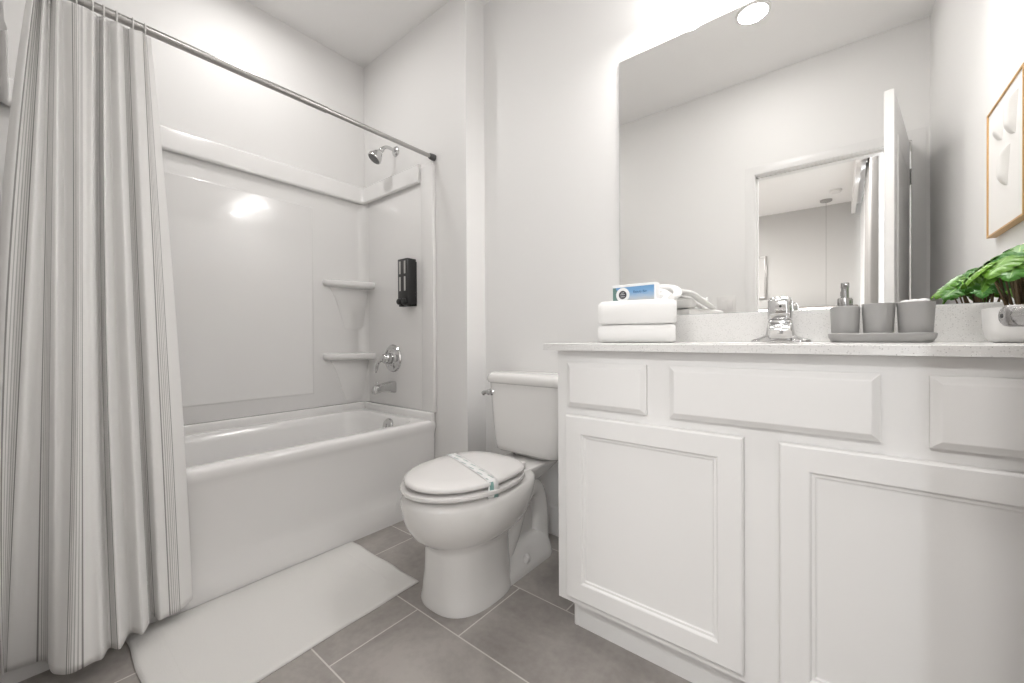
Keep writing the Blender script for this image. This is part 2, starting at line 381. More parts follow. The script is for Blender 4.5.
baseboard('baseboard_end', [(XT + 0.004, YE), (XJ + 0.014, YE)], 0, -1, 'white baseboard between tub and toilet')
baseboard('baseboard_jog', [(XJ, YE - 0.014), (XJ, YW - 0.014)], 1, 0, 'short white baseboard on the wall return')
baseboard('baseboard_front', [(-1.05, YF), (DX0 - 0.064, YF)], 0, 1, 'white baseboard on the doorway wall')
baseboard('baseboard_right', [(XR, YF + 0.02), (XR, 1.10)], -1, 0, 'white baseboard beside the open door')

# ---- bedroom seen in the mirror through the doorway
YB1 = YF - 0.12
struct(MB().box(BX0, XR + 0.12, BY, YB1, -0.06, 0), 'floor_bedroom', M['carpet'], 'carpeted bedroom floor beyond the doorway', 'floor', smooth=False)
struct(MB().box(BX0, XR + 0.12, BY, YB1, ZC, ZC + 0.08), 'ceiling_bedroom', M['ceiling'], 'white bedroom ceiling seen in the mirror', 'ceiling', smooth=False)
struct(MB().box(BX0 - 0.12, XR + 0.24, BY - 0.12, BY, 0, ZC), 'wall_bedroom_back', M['greywall'], 'grey bedroom wall seen in the mirror', 'wall', smooth=False)
struct(MB().box(BX0 - 0.12, BX0, BY, YB1, 0, ZC), 'wall_bedroom_left', M['wall'], 'far side wall of the bedroom', 'wall', smooth=False)
struct(MB().box(BX0 - 0.12, XB, YB1 - 0.0, YB1 + 0.1, 0, ZC), 'wall_bedroom_front', M['wall'], 'bedroom wall beyond the tub end', 'wall', smooth=False)
wb = MB(); WY0, WY1, WZ0, WZ1 = -3.5, -1.1, 0.45, 2.4
wb.box(XR + 0.0, XR + 0.12, BY, WY0, 0, ZC).box(XR, XR + 0.12, WY1, YB1, 0, ZC).box(XR, XR + 0.12, WY0, WY1, 0, WZ0).box(XR, XR + 0.12, WY0, WY1, WZ1, ZC)
struct(wb, 'wall_bedroom_right', M['wall'], 'bedroom window wall', 'wall', smooth=False)
wn = MB()
for a, b_ in ((WY0, WY0 + 0.05), (WY1 - 0.05, WY1), ((WY0 + WY1) / 2 - 0.03, (WY0 + WY1) / 2 + 0.03)): wn.box(XR + 0.03, XR + 0.09, a, b_, WZ0, WZ1)
wn.box(XR + 0.03, XR + 0.09, WY0, WY1, WZ0, WZ0 + 0.05).box(XR + 0.03, XR + 0.09, WY0, WY1, WZ1 - 0.05, WZ1)
struct(wn, 'window_1', M['trim'], 'white bedroom window frame behind the curtains', 'window')
pel = MB().box(0.135, 0.175, BY, YB1 - 0.35, 2.54, ZC).box(0.175, XR, BY, YB1 - 0.35, 2.66, ZC)
struct(pel, 'trim_2', M['ceiling'], 'white curtain pelmet along the bedroom ceiling', 'trim', smooth=False)

def drape(name, x, y0, y1, z0, z1, amp, waves, m, label):
    b = MB(); n = waves * 10
    rings = []
    for th in (0.0, 0.004):
        pass
    path = [(x + amp * math.sin(2 * PI * waves * k / n) + 0.25 * amp * math.sin(5.3 * k / 10), y0 + (y1 - y0) * k / n) for k in range(n + 1)]
    for z, a in ((z0, 1.15), (z0 + 0.4, 1.05), (1.6, 1.0), (z1 - 0.15, 0.9), (z1, 0.7)):
        f = [(x + (px - x) * a, py, z) for px, py in path]; r = [(x + (px - x) * a + 0.004, py, z) for px, py in reversed(path)]
        rings.append(f + r)
    b.loft(rings)
    return tag(b.build(name, m), label, 'curtain')
drape('window_drape', 0.245, -2.30, -1.05, 0.02, 2.65, 0.035, 7, M['drape'], 'grey window drape seen in the mirror beside the open door')
drape('sheer_curtain', 0.25, -3.70, -2.34, 0.02, 2.65, 0.025, 9, M['sheer'], 'bright white sheer curtain seen in the mirror beyond the grey drape')
# headboard with light strip, pendant, smoke alarm, frame, and two unseen ceiling lamps added for fill
t = thing('headboard', (-0.9, BY + 0.10, 0), 'low grey headboard with a glowing light strip under the bedroom wall', 'headboard')
MB().box(-1.2, 1.1, -0.045, 0.03, 0.0, 1.34, 0.01).build('panel', M['brown'], t)
tag(MB().box(-1.15, 1.05, 0.031, 0.045, 1.30, 1.315, 0.003).build('light_strip', M['led'], t), 'glowing white light strip')
t = thing('pendant_light', (-0.12, -3.47, ZC), 'bedroom pendant with a round dark ceiling canopy and thin cord', 'lamp')
MB().lathe([(0.02, 0), (0.065, 0), (0.065, -0.018), (0.058, -0.024), (0.006, -0.026), (0.004, -0.04)]).build('canopy', M['steel'], t)
MB().tube([(0, 0, -0.03), (0, 0, -0.8), (0, 0, -1.62)], 0.003, 8).build('cord', M['steel'], t)
MB().lathe([(0.012, -1.60), (0.03, -1.62), (0.075, -1.70), (0.085, -1.80), (0.08, -1.80), (0.07, -1.70), (0.02, -1.63)]).build('lamp_shade', M['steel'], t)
t = thing('smoke_alarm', (-0.02, -3.10, ZC), 'small round white smoke alarm on the bedroom ceiling', 'smoke alarm')
MB().lathe([(0.03, 0), (0.06, 0), (0.06, -0.02), (0.045, -0.034), (0.02, -0.036)]).build('body', M['plastic'], t)
MB().torus((0, 0, -0.030), 0.04, 0.004, (0, 0, 1)).build('vent', M['grey'], t)
t = thing('wall_frame', (-1.0, BY, 1.80), 'tall thin dark picture frame on the grey bedroom wall', 'picture')
b = MB(); 
for x0, x1, z0, z1 in ((-0.19, -0.165, -0.31, 0.31), (0.165, 0.19, -0.31, 0.31), (-0.165, 0.165, -0.31, -0.285), (-0.165, 0.165, 0.285, 0.31)): b.box(x0, x1, 0.0, 0.025, z0, z1, 0.002)
b.build('frame', M['steel'], t)
MB().box(-0.165, 0.165, 0.002, 0.012, -0.285, 0.285).build('picture_sheet', M['greywall'], t)
for lx, ly, lab_ in ((-0.2, -1.38, 'added round fill lamp, out of view on the bedroom ceiling near the doorway'), (-1.9, -2.5, 'added round fill lamp, out of view on the bedroom ceiling away from the doorway')):
    t = thing('added_fill_lamp', (lx, ly, ZC), lab_, 'lamp', 'added bedroom fill lamps')  # invented fixture housing one of the added fill lights
    MB().lathe([(0.20, 0), (0.22, 0), (0.22, -0.03), (0.20, -0.035)]).build('base', M['plastic'], t)
    MB().lathe([(0.205, -0.036), (0.20, -0.07), (0.15, -0.10), (0.05, -0.112)]).build('diffuser', M['lens'], t)

# ---- recessed light over the tub
t = thing('recessed_light', (TUB_LIGHT[0], TUB_LIGHT[1], ZC), 'round recessed ceiling light over the bathtub', 'light')
MB().lathe([(0.072, 0), (0.095, 0), (0.093, -0.008), (0.075, -0.012), (0.072, -0.006)], cap0=False, cap1=False).build('trim_ring', M['plastic'], t)
MB().lathe([(0.073, -0.002), (0.073, -0.006)], n=32).build('lens', M['lens'], t)

t = thing('recessed_light', (-0.362, 0.61, ZC), 'round recessed ceiling light in front of the vanity, seen at the top of the mirror', 'light')
MB().lathe([(0.070, -0.002), (0.086, -0.0005), (0.085, -0.006), (0.073, -0.009), (0.070, -0.004)], cap0=False, cap1=False).build('trim_ring', M['plastic'], t)
MB().lathe([(0.0715, -0.001), (0.0715, -0.005)], n=32).build('lens', M['bright_lens'], t)

# ---- vanity light bar above the mirror (its left shade shows in the mirror)
VX, VY = -0.155, YW - 0.115
t = thing('vanity_light', (VX, YW, 2.31), 'chrome vanity light bar with three glowing glass shades above the mirror', 'light')
MB().box(-0.37, 0.37, -0.025, 0, -0.05, 0.05, 0.006).build('back_plate', M['chrome'], t)
for sx in (-0.30, 0.0, 0.30):
    MB().tube([(sx, -0.02, 0), (sx, -0.07, 0.005), (sx, -0.105, 0.03), (sx, -0.115, 0.055)], 0.009, 12).lathe([(0.012, 0.045), (0.028, 0.04), (0.03, 0.0), (0.024, -0.012)], (sx, -0.115, 0)).build('arm', M['chrome'], t)
    MB().lathe([(0.028, -0.005), (0.048, -0.02), (0.05, -0.14), (0.047, -0.14), (0.045, -0.03), (0.027, -0.012)], (sx, -0.115, 0), cap0=False, cap1=False).build('glass_shade', M['shade'], t)
    MB().lathe([(0.012, -0.012), (0.016, -0.03), (0.03, -0.075), (0.028, -0.10), (0.015, -0.118), (0.004, -0.122)], (sx, -0.115, 0)).build('bulb', M['lens'], t)
    area('vanity_lamp', (VX + sx, VY, 2.168), 0.085, VAN_POWER)

# ---- open door at the right of the doorway
HX, HY = DX1 - 0.004, YF - 0.004
ang = math.radians(9.25); LW = 0.768
d = bpy.data.objects.new('door_1', None); d.location = (HX, HY, 0); d.rotation_euler = (0, 0, ang); COL.objects.link(d)
tag(d, 'white panel door standing open beside the side wall', 'door', kind='structure')
b = MB()
b.box(-0.035, 0, 0.0, LW, 0.012, 2.022, 0.0015, 1)
for z0, z1 in ((0.22, 0.86), (1.06, 1.86)):
    for xs, sg in ((0.0, 1), (-0.035, -1)):
        rings = [[(xs + sg * q, 0.12 + i, z0 + i), (xs + sg * q, LW - 0.12 - i, z0 + i), (xs + sg * q, LW - 0.12 - i, z1 - i), (xs + sg * q, 0.12 + i, z1 - i)] for i, q in ((0, 0), (0.008, 0.004), (0.03, 0.004), (0.045, 0.0005))]
        b.loft(rings, cap0=False)
b.build('leaf', M['trim'], d, smooth=False)
b = MB()
LY, LZ = LW - 0.060, 0.9385
b.lathe([(0.026, 0), (0.026, 0.006), (0.022, 0.009), (0.0112, 0.010), (0.0112, 0.034), (0.0105, 0.037), (0.008, 0.039), (0.003, 0.0395)], (-0.035, LY, LZ), (-1, 0, 0))
b.tube(spline([(-0.0625, LY, LZ), (-0.063, LY - 0.03, LZ), (-0.062, LY - 0.075, LZ), (-0.060, LY - 0.115, LZ - 0.002)], 6), [0.0100] * 19, 16)
lev = b.build('lever_handle', M['nickel'], d); tag(lev, 'satin metal lever handle')
MB().lathe([(0.0022, 0), (0.0022, 0.0006)], (-0.0744, LY, LZ), (-1, 0, 0), n=10).build('privacy_pin', M['dark'], lev)
for z in (0.25, 1.05, 1.83):
    MB().tube([(0.006, 0.0, z - 0.045), (0.006, 0.0, z + 0.045)], 0.006, 12).box(-0.03, 0.004, -0.0015, 0.001, z - 0.045, z + 0.045).build('hinge', M['nickel'], d)

# ---- bathtub
TX0, TX1, TY0, TY1 = XB + 0.004, XT + 0.012, YF + 0.004, YE - 0.004
t = thing('bathtub', ((TX0 + TX1) / 2, (TY0 + TY1) / 2, 0), 'white alcove bathtub with a plain apron', 'bathtub')
hx, hy = (TX1 - TX0) / 2, (TY1 - TY0) / 2
b = MB()
def tr(ins, r, z, front=0.0, sx=0.0, sy=0.0):
    # inset ring; front shifts only the room-facing side, sx/sy move the ring centre
    return [(x - (front if x > 0 else 0), y, z) for x, y, _ in rrect(sx, sy, hx - ins, hy - ins, r, z, 8)]
rings = [tr(0, 0.004, 0.0), tr(0, 0.004, 0.095), tr(0, 0.004, 0.11, 0.006), tr(0, 0.004, 0.16, 0.012), tr(0, 0.004, 0.40, 0.010), tr(0, 0.004, 0.425, 0.004), tr(0, 0.004, 0.437, 0.0),
         tr(0, 0.006, 0.456, 0.0), tr(0.002, 0.008, 0.466, 0.001), tr(0.008, 0.012, 0.473, 0.004), tr(0.02, 0.02, 0.475, 0.01)]
def basin(ix0, ix1, iy, r, z):   # back inset, front inset, end inset
    return [(x, y, z) for x, y, _ in rrect((ix0 - ix1) / 2, 0, hx - (ix0 + ix1) / 2, hy - iy, r, z, 8)]
rings += [basin(0.055, 0.055, 0.07, 0.10, 0.475), basin(0.062, 0.062, 0.078, 0.10, 0.473), basin(0.070, 0.070, 0.088, 0.10, 0.462), basin(0.078, 0.078, 0.10, 0.11, 0.43),
          basin(0.095, 0.10, 0.14, 0.12, 0.28), basin(0.115, 0.12, 0.19, 0.13, 0.16), basin(0.14, 0.145, 0.23, 0.13, 0.125), basin(0.20, 0.20, 0.32, 0.1, 0.115)]
b.loft(rings, cap0=False)
# raised flange at back and ends, under the surround
b.box(-hx, -hx + 0.035, -hy, hy, 0.46, 0.518, 0.008).box(-hx, hx - 0.004, hy - 0.03, hy, 0.46, 0.518, 0.008).box(-hx, hx - 0.004, -hy, -hy + 0.025, 0.46, 0.518, 0.008)
b.build('tub_body', M['acrylic'], t, ang=math.radians(50))
b = MB().lathe([(0.042, 0), (0.042, 0.007), (0.038, 0.014), (0.020, 0.019), (0.004, 0.020)], (0, 0, 0), (0, -1, 0))
b.box(-0.006, 0.006, -0.024, -0.015, -0.02, 0.01, 0.002)
o = b.build('overflow_plate', M['chrome'], t, (0.060, hy - 0.104, 0.424)); tag(o, 'round chrome overflow plate'); o.rotation_euler = (math.radians(-14), 0, 0)
o = MB().lathe([(0.035, 0), (0.035, 0.003), (0.012, 0.004)], (0, 0, 0)).build('drain', M['chrome'], t, (-0.05, hy - 0.42, 0.1155)); tag(o, 'chrome drain')

# ---- tub surround
t = thing('tub_surround', (TX0, TY1, 0), 'glossy white moulded wall surround above the bathtub', 'surround')
def L(x, y): return x - TX0, y - TY1
zb, z0b, z1b = 0.519, 1.79, 1.90
b = MB()
b.box(0.0, 0.012, TY0 - TY1, 0, zb, z1b - 0.01, 0.003)
# broad raised field
fy0, fy1 = L(0, 0.16)[1], L(0, 1.108)[1]
rg = []
for i, x in ((0, 0.011), (0.004, 0.016), (0.010, 0.018)):
    rg.append([(x, fy0 + i, 0.60 + i), (x, fy1 - i, 0.60 + i), (x, fy1 - i, 1.70 - i), (x, fy0 + i, 1.70 - i)])
vr = b.loft(rg, cap0=False, cap1=False)
gy0, gy1, gz0, gz1 = fy0 + 0.010, fy1 - 0.010, 0.61, 1.69; G = 14; gr = []
for i in range(G + 1):
    row = []
    for j in range(G + 1):
        p, q = 2 * i / G - 1, 2 * j / G - 1
        row.append(b.bm.verts.new((0.018 - 0.006 * (1 - p * p) * (1 - q * q), gy0 + (gy1 - gy0) * i / G, gz0 + (gz1 - gz0) * j / G)))
    gr.append(row)
for i in range(G):
    for j in range(G): b.bm.faces.new((gr[i][j], gr[i + 1][j], gr[i + 1][j + 1], gr[i][j + 1]))
b.build('back_panel', M['acrylic_wavy'], t)
b = MB(); b.box(0.012, XT - TX0, -0.010, 0, zb, z1b - 0.005, 0.003)
b.box(XT - 0.085 - TX0, XT + 0.016 - TX0, -0.017, -0.008, zb, z1b - 0.026, 0.004).box(XT - TX0, XT + 0.016 - TX0, -0.010, 0.004, zb, z1b - 0.027, 0.002)
b.build('end_panel', M['acrylic'], t)
b = MB(); CR = 0.05; rg = []
for z in (zb, z0b + 0.012):
    rg.append([(0.0115, -0.0095, z)] + [(0.0118 + CR - CR * math.cos(math.radians(90 * k / 8)), -0.0098 - CR + CR * math.sin(math.radians(90 * k / 8)), z) for k in range(9)][::1])
b.loft(rg); b.build('corner_cove', M['acrylic'], t, ang=math.radians(60))
b = MB(); b.box(0.012, XT - TX0, TY0 - TY1, TY0 - TY1 + 0.010, zb, z1b - 0.005, 0.003)
b.box(XT - 0.085 - TX0, XT - TX0, TY0 - TY1 + 0.008, TY0 - TY1 + 0.017, zb, z1b - 0.004, 0.004)
b.build('end_panel', M['acrylic'], t)
# U-shaped band round the top
def band_ring(d, z):   # d = how far the face stands off the walls, one fillet in each inner corner
    x1 = XT - 0.095 - TX0; y0 = TY0 - TY1; r = 0.03; P = [(x1, -d)]
    for k in range(7):
        a = math.radians(90 + 90 * k / 6); P.append((d + r + r * math.cos(a), -d - r + r * math.sin(a)))
    for k in range(7):
        a = math.radians(180 + 90 * k / 6); P.append((d + r + r * math.cos(a), y0 + d + r + r * math.sin(a)))
    P.append((x1, y0 + d)); return [(x, y, z) for x, y in P]
b = MB()
pr_ = [(0.009, z0b + 0.008), (0.022, z0b), (0.030, z0b + 0.003), (0.034, z0b + 0.010), (0.033, z0b + 0.018), (0.029, z0b + 0.03), (0.026, z1b - 0.008), (0.022, z1b - 0.001), (0.016, z1b), (0.004, z1b)]
vr = b.loft([band_ring(dd, z) for dd, z in pr_], closed=False)
for s in (0, -1):
    b.bm.faces.new([r[s] for r in vr])
b.build('top_band', M['acrylic'], t, ang=math.radians(60))
for zt in (1.284, 0.836):
    P = [(0.0105, -0.288), (0.03, -0.285), (0.043, -0.268), (0.065, -0.21), (0.10, -0.10), (0.128, -0.03), (0.133, -0.009), (0.0105, -0.009)]
    def ins(f, dz): return [(0.0105 + (x - 0.0105) * f, -0.009 + (y + 0.009) * f, zt + dz) for x, y in P]
    b = MB(); b.loft([ins(0.93, 0.0), ins(0.985, -0.003), ins(1, -0.010), ins(1, -0.026), ins(0.97, -0.036), ins(0.85, -0.042)] + [[(0.0105 + (x - 0.0105) * fx, -0.009 + (y + 0.009) * fy, zt + dz) for x, y in P] for fx, fy, dz in ((0.34, 0.84, -0.046), (0.24, 0.72, -0.11), (0.10, 0.52, -0.28), (0.04, 0.48, -0.30))])
    o = b.build('corner_shelf', M['acrylic'], t, ang=math.radians(50))

# ---- chrome fittings on the end wall
YP = YE - 0.0135
t = thing('shower_sprayer', (-2.07, YE, 2.05), 'chrome shower head on a short arm above the surround', 'shower head')
MB().lathe([(0.031, 0), (0.031, 0.004), (0.024, 0.011), (0.011, 0.014)], (0, 0, 0), (0, -1, 0)).build('flange', M['chrome'], t)
arm = spline([(0, 0, 0), (0, -0.035, 0.006), (0, -0.065, 0.004), (0, -0.085, -0.008), (0.0, -0.098, -0.024)], 6)
MB().tube(arm, 0.0095, 16).build('shower_arm', M['chrome'], t)
ax = Vector((-0.18, -0.55, -0.80)).normalized()
o = MB().lathe([(0.010, -0.012), (0.014, -0.004), (0.015, 0.006), (0.013, 0.012), (0.017, 0.018), (0.030, 0.040), (0.038, 0.058), (0.041, 0.070), (0.040, 0.076), (0.036, 0.078)], (0, -0.098, -0.024), ax).build('head', M['chrome'], t)
MB().lathe([(0.036, 0.0775), (0.034, 0.080), (0.02, 0.081), (0.004, 0.081)], (0, -0.098, -0.024), ax).build('nozzle_face', M['nozzle'], o)

t = thing('shower_valve', (-2.092, YP, 0.805), 'round chrome shower valve plate with lever handle', 'valve')
MB().lathe([(0.083, 0), (0.083, 0.004), (0.078, 0.011), (0.064, 0.013), (0.060, 0.010), (0.045, 0.012), (0.038, 0.020), (0.034, 0.022)], (0, 0, 0), (0, -1, 0), n=48).build('escutcheon', M['chrome'], t)
hb = MB().lathe([(0.032, 0.018), (0.033, 0.028), (0.029, 0.050), (0.027, 0.066), (0.020, 0.074), (0.006, 0.077)], (0, 0, 0), (0, -1, 0))
hb.tube(spline([(0.0, -0.06, -0.004), (-0.028, -0.068, -0.004), (-0.052, -0.074, -0.026), (-0.062, -0.078, -0.064), (-0.066, -0.080, -0.085)], 6), [0.020 - 0.013 * k / 24 for k in range(25)], 14)
hb.build('lever', M['chrome'], t)

t = thing('tub_spout', (-2.092, YP, 0.632), 'chrome tub spout below the round shower valve', 'tub spout')
rg = []
for y, hw, zt_, zb_ in ((0, 0.030, 0.030, -0.030), (-0.01, 0.030, 0.031, -0.030), (-0.04, 0.026, 0.027, -0.024), (-0.085, 0.023, 0.021, -0.020), (-0.118, 0.023, 0.017, -0.024), (-0.132, 0.021, 0.011, -0.027), (-0.138, 0.015, 0.0, -0.026)):
    zt_ *= 1.2; zb_ *= 1.15; rg.append([(x, y, z) for x, z, _ in rrect(0, (zt_ + zb_) / 2, hw, (zt_ - zb_) / 2, 0.014, 0, 5)])
b = MB(); b.loft(rg); b.build('spout_body', M['chrome'], t, ang=math.radians(60))
MB().tube([(0, -0.112, 0.015), (0, -0.112, 0.030)], 0.004, 10).lathe([(0.004, 0.028), (0.008, 0.032), (0.007, 0.038), (0.002, 0.039)], (0, -0.112, 0), n=14).build('diverter_knob', M['chrome'], t)

t = thing('soap_dispenser', (-1.906, YP, 1.104), 'black double shampoo dispenser on the tub end wall', 'dispenser')
b = MB(); b.box(-0.045, 0.045, -0.066, -0.004, 0.012, 0.270, 0.005)
b.box(-0.047, 0.047, -0.012, -0.0005, 0.004, 0.256, 0.003)
b.build('body', M['black'], t)
for sx in (-0.022, 0.022):
    for z0, z1 in ((0.088, 0.168), (0.184, 0.256)):
        MB().box(sx - 0.007, sx + 0.007, -0.0672, -0.064, z0, z1, 0.001).build('level_window', M['window_clear'], t)
    b = MB().lathe([(0.017, 0), (0.017, 0.014), (0.013, 0.018), (0.004, 0.019)], (sx, -0.064, 0.028), (0, -1, 0), n=20); b.box(sx - 0.014, sx + 0.014, -0.066, -0.03, 0.0, 0.02, 0.004)
    b.build('push_button', M['black'], t)

# ---- curtain rod
RX, RZ = -1.7175, 1.9115
t = thing('curtain_rod', (RX, YE, RZ), 'brushed metal tension shower rod with dark rubber ends', 'curtain rod')
MB().tube([(0, -0.03, 0), (0, -0.62, 0)], 0.0108, 20).tube([(0, -0.60, 0), (0, TY0 + 0.03 - YE, 0)], 0.0132, 20).build('rod', M['steel'], t)
for y0, s in ((-0.001, -1), (TY0 - YE + 0.001 - 0.004, 1)):
    MB().lathe([(0.017, 0), (0.0175, 0.01), (0.0155, 0.03), (0.013, 0.036)], (0, y0, 0), (0, s, 0), n=20).build('end_cap', M['rubber'], t)

# ---- shower curtain: ridges and clefts from the right edge to the left edge (angle from the doorway -> plan position)
def Yat(u, x):
    tt = (u - 512) / FPX
    return x * (math.cos(YAW) + tt * math.sin(YAW)) / (-math.sin(YAW) + tt * math.cos(YAW))
CT = [(154, -1.715), (149, -1.695), (145, -1.704), (137, -1.692), (130, -1.722), (121, -1.69), (113, -1.722), (108, -1.694), (102, -1.722), (97, -1.692), (90, -1.707), (81, -1.687), (67, -1.72), (63, -1.69), (58, -1.705), (53, -1.722), (49, -1.69), (44, -1.718), (40, -1.69), (36, -1.705), (33, -1.72)]
CM = [(172, -1.705), (161, -1.665), (152, -1.664), (144, -1.655), (136, -1.69), (126, -1.65), (115, -1.68), (107, -1.64), (100, -1.675), (94, -1.635), (87, -1.632), (79, -1.62), (66, -1.655), (58, -1.63), (50, -1.648), (43, -1.66), (34, -1.635), (22, -1.655), (11, -1.65), (3, -1.665), (0, -1.69)]
CB = [(190, -1.685), (176, -1.645), (165, -1.641), (157, -1.635), (150, -1.67), (140, -1.60), (127, -1.635), (117, -1.572), (106, -1.60), (99, -1.562), (90, -1.563), (68, -1.555), (54, -1.577), (47, -1.605), (41, -1.675), (24, -1.69), (6, -1.695), (0.5, -1.70), (-0.5, -1.695), (-1, -1.69), (-1.5, -1.70)]
CM = [(u_, max(x_, -1.714)) for u_, x_ in CM]; CB = [(u_, max(x_, -1.70)) for u_, x_ in CB]
CBASE = (-1.70, 0.15, 0.0)
t = thing('shower_curtain', CBASE, 'white shower curtain with grey ticking stripes bunched at the near end of the rod', 'shower curtain')
ZT, ZM, ZB = 1.892, 1.20, 0.050
def prof_at(z):
    pts = []
    for (a, xa), (m_, xm), (c, xc) in zip(CT, CM, CB):
        PT, PM, PB = Vector((xa, Yat(a, xa))), Vector((xm, Yat(m_, xm))), Vector((xc, Yat(c, xc)))
        if z >= ZM: k = (z - ZM) / (ZT - ZM); A, B_ = PM, PT
        # quadratic through the three levels (Lagrange)
        l0 = (z - ZM) * (z - ZB) / ((ZT - ZM) * (ZT - ZB)); l1 = (z - ZT) * (z - ZB) / ((ZM - ZT) * (ZM - ZB)); l2 = (z - ZT) * (z - ZM) / ((ZB - ZT) * (ZB - ZM))
        pts.append(PT * l0 + PM * l1 + PB * l2)
    return [Vector((p.x, p.y)) for p in spline([(p.x, p.y, 0) for p in pts], 12)]
cb = bmesh.new(); uvl = cb.loops.layers.uv.new('UVMap')
NZ = 90; rows = []; arc = None
bot = prof_at(0.35); mid_ = prof_at(1.2); arc = [0.0]
for p, q, p2, q2 in zip(bot, bot[1:], mid_, mid_[1:]): arc.append(arc[-1] + 0.5 * (q - p).length + 0.5 * (q2 - p2).length)
zs = [ZT - (ZT - ZB) * i / NZ for i in range(NZ + 1)]
for z in zs:
    pr = prof_at(z)
    row = []
    for i, p in enumerate(pr):
        wob = 0.004 * noise.noise(Vector((arc[i] * 9, z * 2.2, 0.3)))
        # header: gathered heading stands up between the hooks
        zz = z - (0.006 * (1 - math.cos(2 * PI * i / 24)) if z == zs[0] else 0)
        row.append(cb.verts.new((p.x + wob - CBASE[0], p.y - CBASE[1], zz)))
    rows.append(row)
for r in range(NZ):
    for i in range(len(bot) - 1):
        f = cb.faces.new((rows[r][i], rows[r][i + 1], rows[r + 1][i + 1], rows[r + 1][i])); f.smooth = True
        for lp, (ii, rr) in zip(f.loops, ((i, r), (i + 1, r), (i + 1, r + 1), (i, r + 1))):
            lp[uvl].uv = (arc[ii], zs[rr])
me = bpy.data.meshes.new('cloth'); cb.to_mesh(me); cb.free()
arcs = lambda s: arc[int(round(s * 12))]
me.materials.append(curtain_material([arcs(s) for s in (1.25, 4.2, 7.5, 11.0, 14.0, 17.0)], 0.0125))
o = bpy.data.objects.new('cloth', me); COL.objects.link(o); o.parent = t
so = o.modifiers.new('solid', 'SOLIDIFY'); so.thickness = 0.0016
ring0 = None
for a, xa in (CT[1], CT[3], CT[5], CT[7], CT[9], CT[11], CT[13], CT[15]):
    y = Yat(a, xa)
    if ring0 is None:
        ring0 = MB().torus((0, 0, 0), 0.022, 0.0018, (0, 1, 0)).tube([(0, 0, -0.022), (0.006, 0, -0.032), (0.012, 0, -0.040), (0.018, 0, -0.050)], 0.0016, 8).build('curtain_ring', M['plastic'], t); rr = ring0
    else:
        rr = ring0.copy(); COL.objects.link(rr)
    rr.location = (RX - CBASE[0], y - CBASE[1], RZ - 0.007)

# ---- bath mat
cx, cy = -1.4665, 0.58
b = bmesh.new(); N1, N2 = 60, 40
HX2, HY2 = 0.2475, 0.375
def matz(x, y, topz):
    z = topz + 0.0012 * noise.noise(Vector((x * 9, y * 7, 1)))
    z += 0.006 * math.exp(-((y + 0.30) / 0.035) ** 2) * max(0, min(1, (-x + 0.05) * 5))
    return z
top = [[None] * (N2 + 1) for _ in range(N1 + 1)]
for i in range(N1 + 1):
    for j in range(N2 + 1):
        y = -HY2 + 2 * HY2 * i / N1; x = -HX2 + 2 * HX2 * j / N2
        e = min(HX2 - abs(x), HY2 - abs(y)); zz = 0.0065 if e > 0.004 else 0.004
        xx = x + 0.02 * (-(y) / HY2 if x > 0 else 0) * max(0, x / HX2) * (1 if y < 0 else 0.6) + 0.004 * noise.noise(Vector((y * 8, 2, 0)))
        yy = y + 0.006 * noise.noise(Vector((x * 9, 5, 0)))
        top[i][j] = b.verts.new((xx, yy, matz(x, y, zz)))
for i in range(N1):
    for j in range(N2):
        b.faces.new((top[i][j], top[i][j + 1], top[i + 1][j + 1], top[i + 1][j])).smooth = True
ed = [e for e in b.edges if e.is_boundary]
ex = bmesh.ops.extrude_edge_only(b, edges=ed)
for v in ex['geom']:
    if isinstance(v, bmesh.types.BMVert): v.co.z = 0.0005
me = bpy.data.meshes.new('bath_mat'); bmesh.ops.recalc_face_normals(b, faces=b.faces); b.to_mesh(me); b.free(); me.materials.append(M['mat'])
o = bpy.data.objects.new('bath_mat', me); o.location = (cx, cy, 0.0005); COL.objects.link(o)
tag(o, 'thin white cotton bath mat on the floor along the tub', 'bath mat')
# woven border lines of the mat
nt, bs = nodes(M['mat']); tc = nt.nodes.new('ShaderNodeTexCoord'); sp = nt.nodes.new('ShaderNodeSeparateXYZ'); nt.links.new(tc.outputs['Object'], sp.inputs[0])
e = mth(nt, 'MINIMUM', mth(nt, 'SUBTRACT', HX2, mth(nt, 'ABSOLUTE', sp.outputs[0])), mth(nt, 'SUBTRACT', HY2, mth(nt, 'ABSOLUTE', sp.outputs[1])))
ln = mth(nt, 'LESS_THAN', mth(nt, 'ABSOLUTE', mth(nt, 'SUBTRACT', e, 0.07)), 0.004)
old = [l.from_socket for l in nt.links if l.to_socket == bs.inputs['Normal']][0]
b2 = nt.nodes.new('ShaderNodeBump'); b2.inputs['Strength'].default_value = 0.5; b2.inputs['Distance'].default_value = 0.003; b2.invert = True
nt.links.new(ln, b2.inputs['Height']); nt.links.new(old, b2.inputs['Normal']); nt.links.new(b2.outputs['Normal'], bs.inputs['Normal'])

# ---- toilet (origin on the floor under the tank wall, front = -y)
TXC = -1.066
t = thing('toilet', (TXC, YW, 0), 'white two-piece toilet with closed lid', 'toilet')
def egg(hw, yf, yr, z, e=2.0, n=48, er=2.6):
    """egg outline: widest hw, front tip yf, rear end yr (local y, negative = towards the room)"""
    yc = yr + (yf - yr) * 0.48; out = []
    for k in range(n):
        a = 2 * PI * k / n; c, s = math.cos(a), math.sin(a)
        if s < 0: out.append((hw * math.copysign(abs(c) ** (2 / e), c), yc + (yc - yf) * -abs(s) ** (2 / e), z))
        else: out.append((hw * math.copysign(abs(c) ** (2 / er), c), yc + (yr - yc) * abs(s) ** (2 / er), z))
    return out
b = MB()
